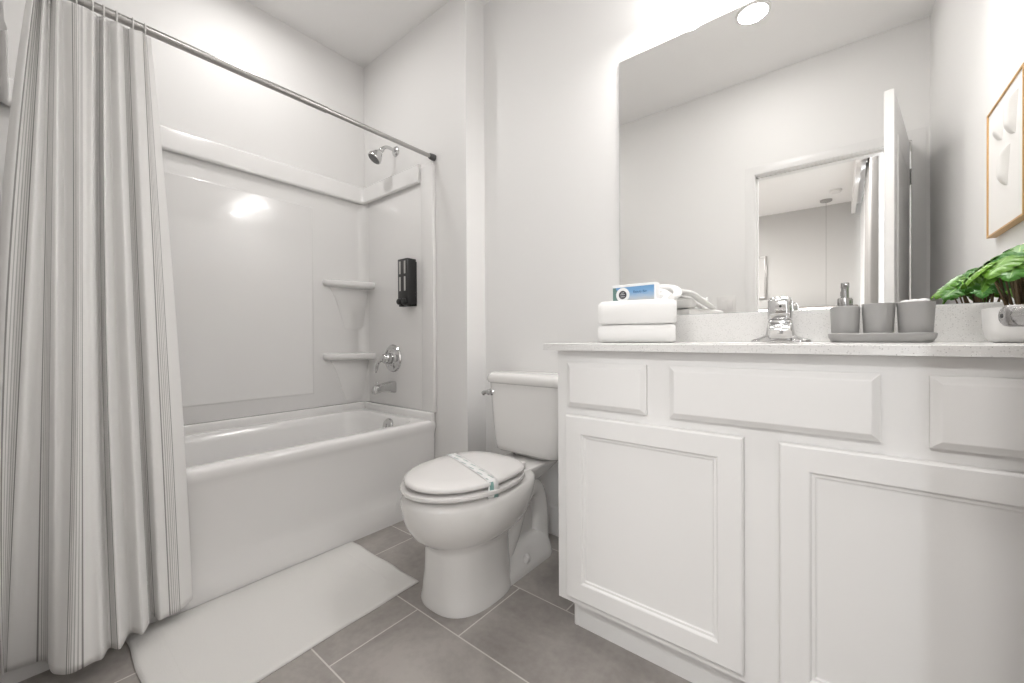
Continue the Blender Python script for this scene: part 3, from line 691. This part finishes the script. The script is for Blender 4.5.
# bowl and front pedestal
b.loft([egg(0.139, -0.712, -0.38, 0.0, 2.6), egg(0.140, -0.713, -0.38, 0.012, 2.6), egg(0.134, -0.707, -0.38, 0.035, 2.6), egg(0.124, -0.702, -0.38, 0.11, 2.6), egg(0.119, -0.702, -0.38, 0.19, 2.6),
        egg(0.121, -0.706, -0.36, 0.210, 2.4), egg(0.143, -0.735, -0.34, 0.228), egg(0.170, -0.766, -0.32, 0.255), egg(0.189, -0.789, -0.30, 0.295), egg(0.198, -0.801, -0.28, 0.338),
        egg(0.197, -0.802, -0.26, 0.372), egg(0.190, -0.796, -0.26, 0.388), egg(0.173, -0.778, -0.265, 0.394)])
# rear deck that carries the tank
b.loft([[(x, y, z) for x, y, _ in rrect(0, yc, hw, hl, 0.05, 0, 6)] for hw, yc, hl, z in ((0.06, -0.29, 0.11, 0.30), (0.085, -0.24, 0.15, 0.345), (0.100, -0.22, 0.175, 0.375), (0.105, -0.22, 0.178, 0.390), (0.101, -0.22, 0.174, 0.396))])
# trapway tube sweeping up over and down behind the bowl
trap = spline([(0, -0.42, 0.075), (0, -0.36, 0.15), (0, -0.31, 0.235), (0, -0.245, 0.290), (0, -0.19, 0.275), (0, -0.163, 0.20), (0, -0.160, 0.10), (0, -0.165, 0.03)], 6)
for sx in (-1, 1):
    b.tube([p + Vector((sx * 0.045, 0, 0)) for p in trap], [0.050 - 0.006 * math.sin(PI * k / 42) for k in range(43)], 18)
b.box(-0.048, 0.048, -0.42, -0.16, 0.02, 0.33, 0.02)
# foot, sloping out from the web to the floor
b.loft([[(x, y, z) for x, y, _ in rrect(0, -0.335, hw, hl, r, 0, 8)] for hw, hl, r, z in ((0.122, 0.226, 0.08, 0.0), (0.123, 0.227, 0.08, 0.012), (0.119, 0.224, 0.078, 0.03), (0.094, 0.222, 0.07, 0.082), (0.082, 0.220, 0.06, 0.100), (0.06, 0.21, 0.05, 0.108))])
b.build('bowl', M['porcelain'], t, ang=math.radians(60))
# seat ring and lid
b = MB(); b.loft([egg(0.150, -0.755, -0.365, 0.3945), egg(0.160, -0.768, -0.34, 0.400), egg(0.186, -0.796, -0.334, 0.4015), egg(0.190, -0.800, -0.333, 0.404), egg(0.192, -0.802, -0.331, 0.409), egg(0.190, -0.800, -0.333, 0.416), egg(0.178, -0.787, -0.34, 0.418), egg(0.150, -0.755, -0.365, 0.4185)])
b.build('seat', M['seat'], t, ang=math.radians(60), loc=(0, 0, 0.0015))
b = MB(); b.loft([egg(0.148, -0.753, -0.365, 0.4188, er=2.9), egg(0.158, -0.766, -0.355, 0.4235, er=2.9), egg(0.176, -0.785, -0.344, 0.4245, er=2.9), egg(0.1805, -0.790, -0.335, 0.431, er=2.9), egg(0.178, -0.787, -0.342, 0.4385, er=2.9), egg(0.168, -0.777, -0.350, 0.4425, er=2.9), egg(0.12, -0.72, -0.385, 0.4455, er=2.9), egg(0.05, -0.6, -0.40, 0.447, er=2.9)])
b.build('lid', M['seat'], t, ang=math.radians(60), loc=(0, 0, 0.0045))
for sx in (-0.075, 0.075):
    MB().box(sx - 0.022, sx + 0.022, -0.345, -0.305, 0.397, 0.428, 0.008, 3).build('lid_hinge', M['seat'], t)
    MB().lathe([(0.017, 0.0), (0.016, 0.012), (0.010, 0.022), (0.003, 0.025)], (math.copysign(0.108, sx), -0.33, 0.046), (math.copysign(0.45, sx), 0, 0.9), n=20).build('bolt_cap', M['plastic'], t)
# tank
b = MB()
b.loft([[(x, y, z) for x, y, _ in rrect(0, yc, hw, hd, r, 0, 8)] for hw, yc, hd, r, z in ((0.10, -0.115, 0.05, 0.03, 0.396), (0.11, -0.115, 0.055, 0.03, 0.409), (0.160, -0.113, 0.082, 0.035, 0.410), (0.170, -0.113, 0.090, 0.036, 0.418), (0.175, -0.113, 0.093, 0.036, 0.44), (0.186, -0.112, 0.096, 0.036, 0.53), (0.201, -0.112, 0.100, 0.036, 0.717))])
b.build('tank', M['porcelain'], t, ang=math.radians(60))
b = MB()
b.loft([[(x, y, z) for x, y, _ in rrect(0, -0.112, hw, hd, 0.04, 0, 8)] for hw, hd, z in ((0.201, 0.100, 0.7175), (0.209, 0.107, 0.720), (0.2125, 0.1105, 0.728), (0.213, 0.111, 0.740), (0.210, 0.108, 0.752), (0.203, 0.101, 0.760), (0.190, 0.088, 0.764), (0.12, 0.05, 0.766))])
b.build('tank_lid', M['porcelain'], t, ang=math.radians(60))
b = MB().lathe([(0.016, 0), (0.016, 0.005), (0.011, 0.009), (0.009, 0.016), (0.012, 0.020), (0.013, 0.027), (0.010, 0.032), (0.003, 0.034)], (-0.174, -0.209, 0.676), (0, -1, 0), n=20)
b.tube(spline([(-0.174, -0.232, 0.676), (-0.186, -0.234, 0.676), (-0.199, -0.234, 0.672), (-0.206, -0.233, 0.668)], 5), [0.0085 + 0.0025 * k / 15 for k in range(16)], 12)
tag(b.build('flush_lever', M['chrome'], t), 'chrome flush lever')

# paper band round lid and seat
sb = bmesh.new(); uvl = sb.loops.layers.uv.new('UVMap')
# runs straight over the lid, then down the near edge
A, B_ = Vector((-1.232, 1.118)), Vector((-0.893, 0.995))
dirv = (B_ - A).normalized(); nrm = Vector((-dirv.y, dirv.x)); Lb = (B_ - A).length; hwid = 0.0195
path = []
for k in range(25):
    f = k / 24; p = A + (B_ - A) * f
    path.append((p, 0.4527 - 0.0045 * abs(2 * f - 1) ** 6, f * 0.82))
P_end = B_ + dirv * 0.0065
path += [(B_ + dirv * 0.004, 0.440, 0.84), (P_end, 0.432, 0.87), (P_end, 0.415, 0.92), (P_end - dirv * 0.001, 0.398, 0.97), (P_end - dirv * 0.006, 0.389, 1.0)]
path = [(A - dirv * 0.006, 0.425, -0.05), (A - dirv * 0.0045, 0.438, -0.02)] + path
vv = [[sb.verts.new((p.x + nrm.x * sgn * hwid, p.y + nrm.y * sgn * hwid, z)) for sgn in (-1, 1)] for p, z, _ in path]
for k in range(len(vv) - 1):
    f = sb.faces.new((vv[k][0], vv[k + 1][0], vv[k + 1][1], vv[k][1])); f.smooth = True
    for lp, q in zip(f.loops, ((path[k][2], 0), (path[k + 1][2], 0), (path[k + 1][2], 1), (path[k][2], 1))): lp[uvl].uv = q
me = bpy.data.meshes.new('paper_band'); sb.to_mesh(me); sb.free(); me.materials.append(M['strip'])
o = bpy.data.objects.new('paper_band', me); COL.objects.link(o); tag(o, 'white paper hygiene band with green print across the toilet lid', 'paper band')
so = o.modifiers.new('solid', 'SOLIDIFY'); so.thickness = 0.0006; so.offset = 1

# ---- vanity
VX0, VX1, VYF = -0.6785, XR - 0.002, 1.0644
t = thing('vanity_cabinet', ((VX0 + VX1) / 2, YW, 0), 'white painted vanity cabinet with two doors under the speckled worktop', 'vanity cabinet')
ox = (VX0 + VX1) / 2
def vx(x): return x - ox
def vy(y): return y - YW
b = MB()
b.box(vx(VX0), vx(VX0) + 0.016, vy(VYF), -0.002, 0.115, 0.881).box(vx(VX1) - 0.016, vx(VX1), vy(VYF), -0.002, 0.115, 0.881)
b.box(vx(VX0), vx(VX1), -0.014, -0.002, 0.115, 0.881).box(vx(VX0), vx(VX1), vy(VYF), -0.002, 0.115, 0.131)
b.box(vx(VX0), vx(VX1), vy(VYF), vy(VYF) + 0.018, 0.115, 0.881)
b.build('carcass', M['cabinet'], t, smooth=False)
b = MB(); b.box(vx(-0.645), vx(VX1), vy(1.1274), vy(1.1274) + 0.016, 0.0, 0.115)
b.box(vx(VX0) + 0.02, vx(VX0) + 0.036, vy(1.1274) + 0.016, -0.002, 0.0, 0.115)
b.build('toe_kick', M['cabinet'], t, smooth=False)
b = MB().tube([(vx(-0.652), vy(1.135), 0.002), (vx(-0.652), vy(1.135), 0.113)], 0.011, 14); b.build('corner_bead', M['cabinet'], t)
DOORP = [(0.0, 0.0195), (0.0, 0.005), (0.0015, 0.002), (0.004, 0.0), (0.052, 0.0), (0.0545, 0.0015), (0.057, 0.006), (0.0625, 0.0065), (0.065, 0.009), (0.068, 0.0095)]
DRWP = [(0.0, 0.0195), (0.0, 0.009), (0.003, 0.0075), (0.013, 0.0005), (0.015, 0.0)]
for x0, x1 in ((-0.6416, -0.1686), (-0.0999, 0.3731)):
    MB().front(vx(x0), vx(x1), 0.1396, 0.6883, vy(1.0444), DOORP).build('door', M['cabinet'], t, smooth=False)
for x0, x1, nm in ((-0.6386, -0.3964, 'drawer_front'), (-0.3357, 0.0644, 'false_front'), (0.131, 0.3731, 'drawer_front')):
    MB().front(vx(x0), vx(x1), 0.7144, 0.8463, vy(1.0444), DRWP).build(nm, M['cabinet'], t, smooth=False)

# worktop with oval sink cut-out and backsplash
t = thing('vanity_worktop', (ox, YW, 0.8826), 'speckled pale quartz worktop on the vanity cabinet', 'worktop')
CX0, CX1, CY0 = -0.711, XR - 0.001, 1.0324
SX, SY, SA, SB = -0.135, 1.285, 0.205, 0.155
n = 64
def outer(z, i=0.0):
    out = []
    x0, x1, y0, y1 = vx(CX0) + i, vx(CX1), vy(CY0) + i, -0.002
    cx_, cy_ = vx(SX), vy(SY)
    for k in range(n):
        a = 2 * PI * k / n; c, s = math.cos(a), math.sin(a)
        tx = ((x1 if c > 0 else x0) - cx_) / c if abs(c) > 1e-9 else 1e9
        ty = ((y1 if s > 0 else y0) - cy_) / s if abs(s) > 1e-9 else 1e9
        q = min(tx, ty); out.append([cx_ + c * q, cy_ + s * q, z])
    # snap the nearest ray to each corner so that the outline stays rectangular
    for X in (x0, x1):
        for Y in (y0, y1):
            m_ = min(range(n), key=lambda k: (out[k][0] - X) ** 2 + (out[k][1] - Y) ** 2); out[m_][0] = X; out[m_][1] = Y
    return out
def inner(z, g=0.0): return [(vx(SX) + (SA + g) * math.cos(2 * PI * k / n), vy(SY) + (SB + g) * math.sin(2 * PI * k / n), z) for k in range(n)]
h = ZCT - 0.8826
b = MB()
vr = b.loft([inner(0), outer(0), outer(h - 0.0015), outer(h, 0.0015), inner(h, 0.0015), inner(h - 0.0015), inner(0)], cap0=False, cap1=False)
bmesh.ops.remove_doubles(b.bm, verts=b.bm.verts, dist=1e-5)
b.build('slab', M['quartz'], t, smooth=False)
MB().box(vx(CX0), vx(CX1), -0.021, -0.002, h, 1.0035 - 0.8826, 0.0012, 1).build('backsplash', M['quartz'], t, smooth=False)
t = thing('sink_basin', (SX, SY, 0.8826), 'white oval sink basin under the worktop', 'sink')
b = MB(); N_ = 48
def sr(f, z): return [(SA * f * math.cos(2 * PI * k / N_), SB * f * math.sin(2 * PI * k / N_), z) for k in range(N_)]
b.loft([sr(1.1, -0.0005), sr(1.02, -0.0005), sr(0.99, -0.01), sr(0.93, -0.06), sr(0.78, -0.11), sr(0.45, -0.135), sr(0.12, -0.14), sr(0.12, -0.15), sr(0.5, -0.146), sr(0.84, -0.118), sr(0.99, -0.065), sr(1.05, -0.012), sr(1.1, -0.01)], cap0=False, cap1=False)
b.build('bowl', M['porcelain'], t)
MB().lathe([(0.024, -0.139), (0.022, -0.136), (0.01, -0.137), (0.003, -0.137)], n=24).build('drain', M['chrome'], t)

# ---- mirror
t = thing('wall_mirror', (-0.155, YW, 1.005), 'large frameless mirror on the wall above the vanity', 'mirror')
b = MB(); x0, x1, z1 = -0.705 + 0.155, 0.396 + 0.155, 2.0615 - 1.005
b.front(x0, x1, 0, z1, -0.006, [(0.0008, -0.0)]) if False else None
b.loft([[(x0 + i, y, i), (x1 - i, y, i), (x1 - i, y, z1 - i), (x0 + i, y, z1 - i)] for i, y in ((0, -0.0015), (0, -0.005), (0.001, -0.006))], cap0=True, cap1=False)
b.build('glass_edge', M['mirror_edge'], t, smooth=False)
b = MB(); b.loft([[(x0 + 0.001, y, 0.001), (x1 - 0.001, y, 0.001), (x1 - 0.001, y, z1 - 0.001), (x0 + 0.001, y, z1 - 0.001)] for y in (-0.003, -0.006)])
b.build('reflecting_pane', M['mirror'], t, smooth=False)

# ---- faucet
FX, FY = -0.137, 1.468
t = thing('faucet', (FX, FY, ZCT), 'chrome single handle faucet standing behind the sink', 'faucet')
b = MB()
b.loft([[(x, y, z) for x, y, _ in rrect(0, 0, hw, hd, 0.026, 0, 6)] for hw, hd, z in ((0.076, 0.029, 0.0), (0.077, 0.030, 0.003), (0.075, 0.028, 0.008), (0.060, 0.027, 0.013), (0.042, 0.027, 0.020), (0.032, 0.026, 0.032))])
b.build('deck_plate', M['chrome'], t, ang=math.radians(60))
b = MB()
b.loft([[(x, y, z) for x, y, _ in rrect(0, yc, hw, hd, 0.018, 0, 6)] for hw, yc, hd, z in ((0.040, 0, 0.029, 0.008), (0.036, 0, 0.028, 0.030), (0.0315, 0.001, 0.027, 0.060), (0.0305, 0.002, 0.026, 0.066), (0.029, 0.002, 0.025, 0.0685))])
# spout reaching over the sink
sp_ = spline([(0, -0.005, 0.034), (0.002, -0.035, 0.036), (0.006, -0.070, 0.035), (0.009, -0.092, 0.031), (0.010, -0.100, 0.024)], 5)
rg = []
for k, p in enumerate(sp_):
    hw = 0.0310 - 0.004 * k / 20; hh = 0.0270 - 0.009 * k / 20; tg = (sp_[min(k + 1, 20)] - sp_[max(k - 1, 0)]).normalized(); nn = Vector((0, -tg.z, tg.y))
    rg.append([p + Vector((x, 0, 0)) + nn * yy for x, yy, _ in rrect(0, 0, hw, hh, 0.007, 0, 5)])
b.loft(rg)
b.build('spout', M['chrome'], t, ang=math.radians(60))
b = MB()
b.loft([[(x, y, z + y * tl) for x, y, _ in rrect(0, yc, hw, hd, 0.014, 0, 6)] for hw, yc, hd, z, tl in ((0.029, 0.002, 0.027, 0.069, 0), (0.0310, 0.001, 0.0285, 0.073, 0), (0.0315, 0.0, 0.029, 0.095, -0.05), (0.0305, 0.001, 0.028, 0.122, -0.12), (0.028, 0.003, 0.025, 0.132, -0.15), (0.018, 0.004, 0.014, 0.1375, -0.15))])
b.loft([[(hw * math.cos(q), y, zc_ + th * math.sin(q)) for q in [2 * PI * j / 14 for j in range(14)]] for y, hw, th, zc_ in ((-0.005, 0.010, 0.006, 0.126), (0.03, 0.012, 0.006, 0.130), (0.055, 0.013, 0.005, 0.127), (0.075, 0.011, 0.004, 0.122), (0.080, 0.004, 0.002, 0.121))])
hd_ = b.build('handle', M['chrome'], t, ang=math.radians(60))
MB().lathe([(0.0035, 0), (0.0035, 0.001)], (0.003, -0.0282, 0.108), (0, -1, 0), n=12).build('temperature_dot', M['dark'], hd_)

# ---- towels
def towel(name, loc, hw, depth, H, rz, label, seed, group):
    """folded towel: cross-section with a fold at the front and a slit between the layers"""
    b = MB(); rr = H / 2; pts = []
    r_ = H * 0.30
    out = []
    # outer outline (y, z) counter-clockwise from the rear bottom
    out += [(depth / 2, 0.004), (depth / 2 - 0.02, 0.0), (0, 0.0), (-depth / 2 + r_, 0.0)]
    for k in range(1, 10):
        a = -PI / 2 - PI * k / 10; out.append((-depth / 2 + r_ + r_ * math.cos(a) * 1.0, rr + rr * math.sin(a)))
    out += [(-depth / 2 + r_, H), (0, H), (depth / 2 - 0.02, H), (depth / 2, H - 0.005), (depth / 2 + 0.003, H * 0.75), (depth / 2, rr + 0.002), (depth / 2 - 0.05, rr + 0.0005), (depth / 2 - 0.05, rr - 0.0005), (depth / 2, rr - 0.002), (depth / 2 + 0.003, H * 0.25)]
    rings = []
    NX = 28
    for i in range(NX + 1):
        f = -1 + 2 * i / NX; x = hw * f
        e = max(0, (abs(f) - 0.91) / 0.09); s = 1 - 0.18 * e * e
        rg = []
        for y, z in out:
            zz = rr + (z - rr) * s + 0.0022 * noise.noise(Vector((x * 14, y * 10 + seed, z * 9)))
            yy = y * (1 - 0.03 * e * e) + 0.003 * noise.noise(Vector((x * 11, seed, z * 15)))
            rg.append((x, yy, max(0.0, zz)))
        rings.append(rg)
    b.loft(rings)
    o = b.build(name, M['towel'], None, loc, ang=math.radians(50)); o.rotation_euler = (0, 0, rz)
    return tag(o, label, 'towel', group)
TZ = ZCT + 0.0005
towel('bath_towel', (-0.528, 1.338, TZ), 0.116, 0.26, 0.0570, math.radians(17), 'lower folded white bath towel of the stack on the worktop', 3, 'folded towels on the worktop')
towel('bath_towel', (-0.527, 1.336, TZ + 0.058), 0.117, 0.26, 0.0760, math.radians(18), 'upper folded white bath towel of the stack with the soap box on it', 8, 'folded towels on the worktop')
# rolled washcloth lying behind the soap box
b = MB(); WP = [(-0.050, 0.132, 0.055), (0.020, 0.140, 0.064), (0.085, 0.145, 0.058), (0.112, 0.095, 0.034), (0.124, 0.03, 0.018), (0.130, -0.03, 0.009)]
for off, sc in ((0.0, 1.0), (-0.028, 0.8)):
    pts = spline(WP, 8); rg = []
    for k, p in enumerate(pts):
        f = k / 40; r_ = (0.019 - 0.008 * f) * sc; tg = (pts[min(k + 1, 40)] - pts[max(k - 1, 0)]).normalized(); sd = tg.cross(Vector((0, 0, 1))).normalized()
        rg.append([p + Vector((off, off * 1.1, -0.012 if off else 0)) + sd * r_ * math.cos(q) + Vector((0, 0, 1)) * r_ * math.sin(q) * 0.75 for q in [2 * PI * j / 14 for j in range(14)]])
    b.loft(rg)
# folded layer under the roll that rests on the towel
b.box(-0.06, 0.095, 0.075, 0.155, 0.0006, 0.040, 0.012, 3)
o = b.build('washcloth', M['towel'], None, (-0.542, 1.345, TZ + 0.058 + 0.076)); tag(o, 'rolled white washcloth behind the soap box on the towel stack', 'washcloth')

# soap box
t = thing('soap_box', (-0.5155, 1.262, TZ + 0.058 + 0.0765), 'blue and white soap box standing on the folded towels', 'box', rz=math.radians(-2))
BW, BH, BD = 0.0735, 0.056, 0.034
MB().box(-BW, BW, 0, BD, 0, BH, 0.0015, 1).build('carton', M['cardboard'], t, smooth=False)
lb = bmesh.new(); uvl = lb.loops.layers.uv.new('UVMap')
vs = [lb.verts.new(p) for p in ((-BW + 0.002, -0.0006, 0.001), (BW - 0.005, -0.0006, 0.001), (BW - 0.005, -0.0006, 0.048), (-BW + 0.002, -0.0006, 0.047))]
f = lb.faces.new(vs)
for lp, q in zip(f.loops, ((0, 0), (1, 0), (1, 1), (0, 1))): lp[uvl].uv = q
me = bpy.data.meshes.new('printed_label'); lb.to_mesh(me); lb.free(); me.materials.append(M['sky_label'])
lab = bpy.data.objects.new('printed_label', me); COL.objects.link(lab); lab.parent = t
tag(lab, 'blue sky print with green trees')
MB().lathe([(0.0235, 0), (0.0235, 0.0006)], (-0.036, -0.0007, 0.0225), (0, -1, 0), n=40).build('badge', M['cardboard'], lab)
b = MB().lathe([(0.0135, 0), (0.0135, 0.0005)], (-0.036, -0.0014, 0.0225), (0, -1, 0), n=36); b.build('badge_centre', M['badge'], lab)
b = MB()
for z, hw in ((0.029, 0.006), (0.0235, 0.008), (0.0165, 0.007)): b.box(-0.036 - hw, -0.036 + hw, -0.0023, -0.0019, z - 0.0007, z + 0.0007)
b.build('badge_mark', M['cardboard'], lab, smooth=False)
def text(body, size, loc, m, parent, name):
    cu = bpy.data.curves.new(name, 'FONT'); cu.body = body; cu.size = size; cu.align_x = 'CENTER'; cu.extrude = 0.0001
    o = bpy.data.objects.new(name, cu); cu.materials.append(m); COL.objects.link(o); bpy.context.view_layer.update()
    me = bpy.data.meshes.new_from_object(o); bpy.data.objects.remove(o); o = bpy.data.objects.new(name, me); COL.objects.link(o); o.parent = parent; o.location = loc; o.rotation_euler = (PI / 2, 0, 0); return o
text('Beauty Bar', 0.0105, (0.023, -0.0011, 0.027), M['ink'], lab, 'lettering')

# ---- tray with three grey pieces
TYC = 1.452
t = thing('vanity_tray', (0.0845, TYC, ZCT), 'grey tray on the worktop carrying three grey cups', 'tray')
b = MB(); 
rg = [[(x, y, z) for x, y, _ in rrect(0, 0, hw, hd, 0.03, 0, 8)] for hw, hd, z in ((0.095, 0.036, 0.0), (0.100, 0.041, 0.002), (0.106, 0.047, 0.014), (0.107, 0.048, 0.0235), (0.1055, 0.0465, 0.025), (0.103, 0.044, 0.024), (0.101, 0.042, 0.016), (0.095, 0.036, 0.0145))]
b.loft(rg); b.build('tray_body', M['grey'], t, ang=math.radians(40)) if False else None
o = b.build('rim_and_base', M['grey'], t, ang=math.radians(40))
zc = ZCT + 0.0150
t = thing('lotion_bottle', (0.0150, TYC, zc), 'grey lotion pump bottle with metal pump on the tray', 'bottle')
MB().lathe([(0.027, 0), (0.0295, 0.003), (0.0325, 0.078), (0.0318, 0.083), (0.020, 0.0855), (0.012, 0.0860)], n=40).build('bottle_body', M['grey'], t)
b = MB().lathe([(0.0165, 0.0858), (0.0168, 0.088), (0.0168, 0.106), (0.0160, 0.1075), (0.0085, 0.108), (0.0085, 0.136), (0.0095, 0.1365), (0.0095, 0.149), (0.0085, 0.1505), (0.002, 0.151)], n=24)
b.tube(spline([(0, 0, 0.143), (0.001, -0.020, 0.1435), (0.001, -0.034, 0.142), (0.001, -0.040, 0.137)], 4), 0.0050, 10); b.build('pump', M['nickel'], t)
t = thing('tumbler', (0.0835, TYC, zc), 'empty grey tumbler in the middle of the tray', 'cup')
MB().lathe([(0.027, 0), (0.0298, 0.003), (0.0342, 0.0875), (0.0335, 0.0885), (0.0318, 0.0878), (0.0285, 0.007), (0.004, 0.006)], n=40).build('cup_body', M['grey'], t)
t = thing('cotton_holder', (0.1545, TYC, zc), 'grey cup filled with white cotton at the plant end of the tray', 'cup')
MB().lathe([(0.029, 0), (0.0315, 0.003), (0.0362, 0.0875), (0.0355, 0.0885), (0.0338, 0.0878), (0.0305, 0.007), (0.004, 0.006)], n=40).build('cup_body', M['grey'], t)
b = MB()
random.seed(4)
for k in range(7):
    a = k * 0.9; r_ = 0.019 if k else 0; b.lathe([(0.002, -0.014), (0.012, -0.007), (0.0135, 0.0), (0.010, 0.0055), (0.002, 0.0075)], (r_ * math.cos(a), r_ * math.sin(a), 0.0868 + 0.002 * random.random()), n=14)
o = b.build('cotton_filling', M['cotton'], t, ang=3.2); o['kind'] = 'stuff'

# ---- potted plant
PX, PY = 0.325, 1.40
t = thing('potted_plant', (PX, PY, ZCT), 'small monstera plant in a white planter at the end of the worktop', 'plant')
b = MB()
b.loft([[(x, y, z) for x, y, _ in rrect(0, 0, hw, hd, 0.025, 0, 8)] for hw, hd, z in ((0.046, 0.034, 0.0), (0.053, 0.040, 0.003), (0.059, 0.046, 0.013), (0.062, 0.049, 0.03), (0.0640, 0.0505, 0.076), (0.0635, 0.050, 0.078), (0.057, 0.047, 0.077), (0.056, 0.046, 0.06))])
b.build('planter', M['planter'], t, ang=math.radians(45))
b = MB(); b.loft([[(x, y, z) for x, y, _ in rrect(0, 0, 0.0555 * f, 0.0455 * f, 0.024 * f, 0, 6)] for f, z in ((1, 0.0605), (0.9, 0.065), (0.4, 0.069))]); b.build('soil', M['soil'], t)
random.seed(11)
def leaf(base, tip, width, droop, lobes, roll):
    """monstera leaf: midrib from base to tip, cut margin, drooping sides"""
    base, tip = Vector(base), Vector(tip); ax = (tip - base); Ln = ax.length; ax.normalize()
    side = ax.cross(Vector((0, 0, 1))).normalized(); upv = side.cross(ax).normalized()
    side = (side * math.cos(roll) + upv * math.sin(roll)); upv = side.cross(ax).normalized()
    bm = bmesh.new(); uvl = bm.loops.layers.uv.new('UVMap'); NT, NS = 44, 5; grid = []
    for i in range(NT + 1):
        f = i / NT
        wv = math.sin(PI * min(1, f * 0.96 + 0.04) ** 0.72) ** 0.8
        ph = (f * lobes) % 1.0; cut = 0.62 * max(0.0, math.cos(2 * PI * ph)) ** 4 if 0.12 < f < 0.9 else 0
        row = []
        for j in range(-NS, NS + 1):
            q = j / NS; back = -0.10 * Ln * abs(q) * (1 - f) ** 2
            wj = width * wv * abs(q) * (1 - cut * abs(q) ** 0.5 if abs(q) > 0.35 else 1)
            fwdl = 0.10 * Ln * abs(q) * f
            p = base + ax * (f * Ln + back + fwdl * 0.6) + side * math.copysign(wj, q) + upv * (0.10 * width * abs(q) - droop * (f ** 2) * Ln - 0.30 * width * q * q + 0.004 * width * math.sin(f * lobes * 2 * PI) * abs(q))
            row.append(bm.verts.new(p))
        grid.append(row)
    for i in range(NT):
        for j in range(2 * NS):
            fc = bm.faces.new((grid[i][j], grid[i][j + 1], grid[i + 1][j + 1], grid[i + 1][j])); fc.smooth = True
            for lp, (a_, b_) in zip(fc.loops, ((i, j), (i, j + 1), (i + 1, j + 1), (i + 1, j))): lp[uvl].uv = (a_ / NT, b_ / (2 * NS))
    me = bpy.data.meshes.new('leaf'); bm.to_mesh(me); bm.free(); me.materials.append(M['leaf'])
    o = bpy.data.objects.new('leaf', me); COL.objects.link(o); o.parent = t
    return o
random.seed(23); specs = []  # base, tip (relative to the planter foot), half width, droop, roll
for k in range(30):
    tier = k % 3; a = math.radians(-120 + 360 * k / 30 + random.uniform(-12, 12)); rad = (0.062, 0.042, 0.015)[tier] * random.uniform(0.8, 1.15)
    bx_, by_ = rad * math.sin(a) * 0.8 - 0.010, rad * math.cos(a) * 0.9
    bz = (0.168, 0.194, 0.212)[tier] + random.uniform(-0.012, 0.012); ln = random.uniform(0.044, 0.060); dz = (-0.034, -0.046, -0.030)[tier] + random.uniform(-0.012, 0.010)
    tx_, ty_ = bx_ + ln * math.sin(a), by_ + ln * math.cos(a)
    if tx_ > 0.062: tx_ = 0.062
    ty_ = min(ty_, 0.13)
    if bx_ > 0.05: bx_ = 0.03
    specs.append(((bx_, by_, bz), (tx_, ty_, bz + dz), random.uniform(0.029, 0.036), random.uniform(0.1, 0.25), random.uniform(-0.35, 0.35)))
for k, (bs_, tp, wd, dr, rl) in enumerate(specs):
    s0 = Vector((bs_[0] * 0.45 + random.uniform(-0.012, 0.012), bs_[1] * 0.45 + random.uniform(-0.01, 0.01), 0.064)); s1 = Vector(bs_)
    MB().tube(spline([s0, s0.lerp(s1, 0.5) + Vector((-0.004 * (s1.x < 0), 0, 0.012)), s1 + (Vector(tp) - s1) * 0.06], 6), [0.0024 - 0.001 * q / 12 for q in range(13)], 8).build('leaf_stem', M['stem'], t)
    leaf(bs_, tp, wd, dr, 5, rl)

# ---- picture on the side wall (seen in the mirror)
t = thing('wall_picture', (XR, 1.335, 1.436), 'oak framed white relief picture on the side wall, seen in the mirror', 'picture')
b = MB(); y0, y1, z0, z1 = -0.165, 0.168, -0.199, 0.199; fw, fd = 0.0055, 0.0225
for a in ((y0, y0 + fw, z0, z1), (y1 - fw, y1, z0, z1), (y0 + fw, y1 - fw, z0, z0 + fw), (y0 + fw, y1 - fw, z1 - fw, z1)): b.box(-fd, -0.001, *a, 0.0006, 1)
b.build('frame', M['wood'], t, smooth=False)
art = MB().box(-0.0185, -0.004, y0 + fw, y1 - fw, z0 + fw, z1 - fw).build('art_panel', M['art'], t, smooth=False)
for cy_, cz_, A_, B2 in ((-0.050, 0.120, 0.052, 0.105), (0.062, 0.100, 0.056, 0.115), (-0.005, -0.025, 0.056, 0.115)):
    # half-leaf: curved on one side, straight on the other, pointed at the foot
    b = MB(); rg = []
    for k in range(17):
        f = k / 16; zz = cz_ - A_ + 2 * A_ * f; wv = B2 * (math.sin(PI * (1 - f) ** 0.75) ** 0.75 if 0 < f < 1 else 0) + 1e-4
        row = []
        for q in range(11):
            g = q / 10; hgt = 0.016 * (math.sin(PI / 2 * min(1, g / 0.8)) if g < 0.8 else math.cos(PI / 2 * (g - 0.8) / 0.2)) * min(1.0, wv / B2 * 1.3)
            row.append((-0.0185 - hgt, cy_ + B2 * 0.5 - wv * (1 - g) - 0.22 * B2 * (1 - f), zz))
        rg.append(row)
    b.loft(rg, closed=False); b.build('relief_leaf', M['art'], art, ang=3.2)

# ---- switch plate on the doorway wall (seen in the mirror)
t = thing('switch_plate', (-0.622, YF, 1.155), 'white double switch plate on the doorway wall seen in the mirror', 'switch plate')
MB().box(-0.06, 0.06, 0.0, 0.006, -0.06, 0.06, 0.002).build('plate', M['plastic'], t)
for sx in (-0.024, 0.024): MB().box(sx - 0.016, sx + 0.016, 0.004, 0.010, -0.033, 0.033, 0.002).build('rocker_switch', M['plastic'], t)
